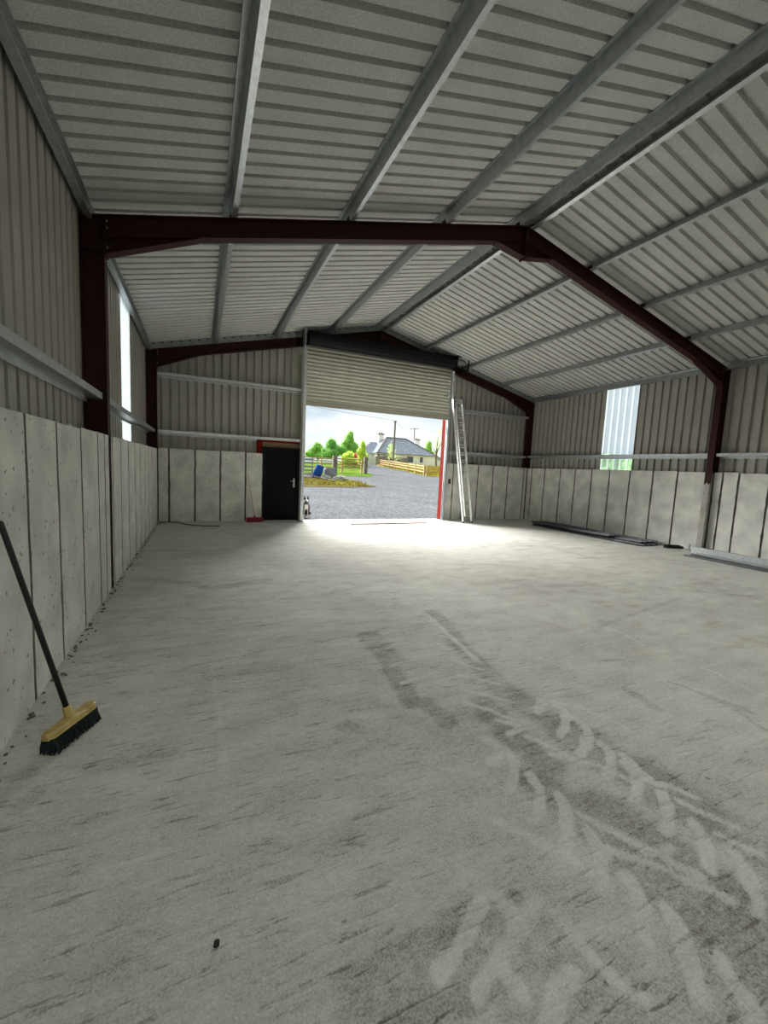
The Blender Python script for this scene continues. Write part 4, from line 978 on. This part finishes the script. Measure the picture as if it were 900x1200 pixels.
# ---------------- trees and bushes
def tree(name, x, y, h_, rad, m_, label, cat, trunk_h=None, n=1500, ls=.3, blobs=7, squash=1.0, seed=0, inner=True, conic=0):
    r = random.Random(seed*17+3); z = ground(y); th = trunk_h if trunk_h is not None else h_*.35
    root = empty(name, (x, y, z), 0, label, cat)
    t = MB().tube([(x, y, z-.2), (x+r.gauss(0, .1), y, z+th), (x+r.gauss(0, .2), y, z+h_*.75)], [.05*h_*.5+.03, .035*h_*.5+.02, .02], 7)
    for k in range(5):
        a = r.random()*6.28; t.tube([(x, y, z+th*(.8+.1*k)), (x+math.cos(a)*rad*.6, y+math.sin(a)*rad*.6, z+th+(h_-th)*(.3+.12*k))], [.018*h_*.5+.01, .008], 5)
    t.build('trunk', M['bark'], root)
    mb = MB(); cs = []
    for k in range(blobs):
        f = k/max(1, blobs-1); zz = z+th*.8+(h_-th*.8)*(.22+.60*f); rr = rad*(1-.55*f if not conic else 1-.85*f)
        a = r.random()*6.28; off = rr*.5*r.random()
        cs.append((Vector((x+math.cos(a)*off, y+math.sin(a)*off, zz)), max(.25*rad, rr*r.uniform(.55, .75)), (h_-th*.8)*.26))
    if inner:
        for c_, rr, hh in cs: mb.ball(c_, rr*.80, 2, (1, 1, hh/rr*.95*squash), .4, seed)
    for i in range(n):
        c_, rr, hh = cs[i % len(cs)]; d = Vector((r.gauss(0, 1), r.gauss(0, 1), r.gauss(0, 1))).normalized()*(r.uniform(.72, 1.08) if inner else r.random()**.5)
        p = c_+Vector((d.x*rr, d.y*rr, d.z*hh*squash)); u = Vector((r.gauss(0, 1), r.gauss(0, 1), r.gauss(0, 1))).normalized(); v = u.orthogonal().normalized(); s = ls*r.uniform(.6, 1.2)
        mb.add([p-u*s*.5, p+v*s*.28, p+u*s*.5, p-v*s*.28], [(0, 1, 2, 3)])
    mb.build('foliage', m_, root, kind='stuff', recalc=False)
tree('tree', 20.6, 75, 3.5, 2.7, M['leaf'], 'low round green tree, leftmost of the row beyond the fence', 'tree', .6, 900, .35, seed=1)
tree('tree', 22.4, 71, 4.1, 2.7, M['leafd'], 'middle round green tree of the row beyond the left fence', 'tree', .7, 1000, .35, seed=2)
tree('tree', 25.6, 72, 5.6, 2.6, M['leaf'], 'tallest round green tree left of the white bungalow', 'tree', 1.2, 1200, .35, seed=3)
tree('bush', 20.6, 58, 2.1, 2.2, M['leafy'], 'yellow green bush in front of the round trees', 'bush', .2, 700, .3, seed=4)
tree('bush', 22.3, 60, 1.9, 1.2, M['leafr'], 'copper red bush beside the yellow green bush', 'bush', .2, 500, .26, seed=5)
tree('conifer', 24.5, 62, 3.9, 1.5, M['leafy'], 'conical yellow green tree at the left corner of the bungalow', 'tree', .3, 900, .28, seed=6, conic=1)
tree('young_tree', 31.9, 67, 4.2, 1.9, M['leafp'], 'pale young tree standing before the bungalow front', 'tree', .8, 380, .32, seed=7, inner=False)
tree('tree', 58.5, 101, 7.4, 3.1, M['leaf'], 'round green tree behind the right end of the bungalow', 'tree', 1.5, 900, .45, seed=8)
tree('thin_tree', 42.8, 70, 8.3, 2.4, M['leafp'], 'thin sparse tree beside the red jamb of the roller door', 'tree', 2.5, 420, .32, seed=9, inner=False)
tree('thin_tree', 10.9, 46, 5.6, 1.15, M['leafp'], 'thin sparse tree seen past the left jamb of the roller door', 'tree', 1.5, 420, .22, seed=10, inner=False)
tree('hedge_bush', 47, 115, 5.0, 5.0, M['leafd'], 'dark hedge bush far behind the bungalow ridge', 'bush', .5, 700, .5, seed=12)
hg = empty('hedge', (27, 18, -.03), 0, 'green hedge outside, seen faintly through the daylight sheet in the right wall', 'hedge')
mb = MB(); r = random.Random(4)
for k in range(9): mb.ball((26.5+r.gauss(0, .3), 9+k*2.1, 1.5), 1.5, 3, (1.0, 1.0, 1.15+r.random()*.25), .4, k)
mb.build('foliage', M['leafd'], hg, kind='stuff')
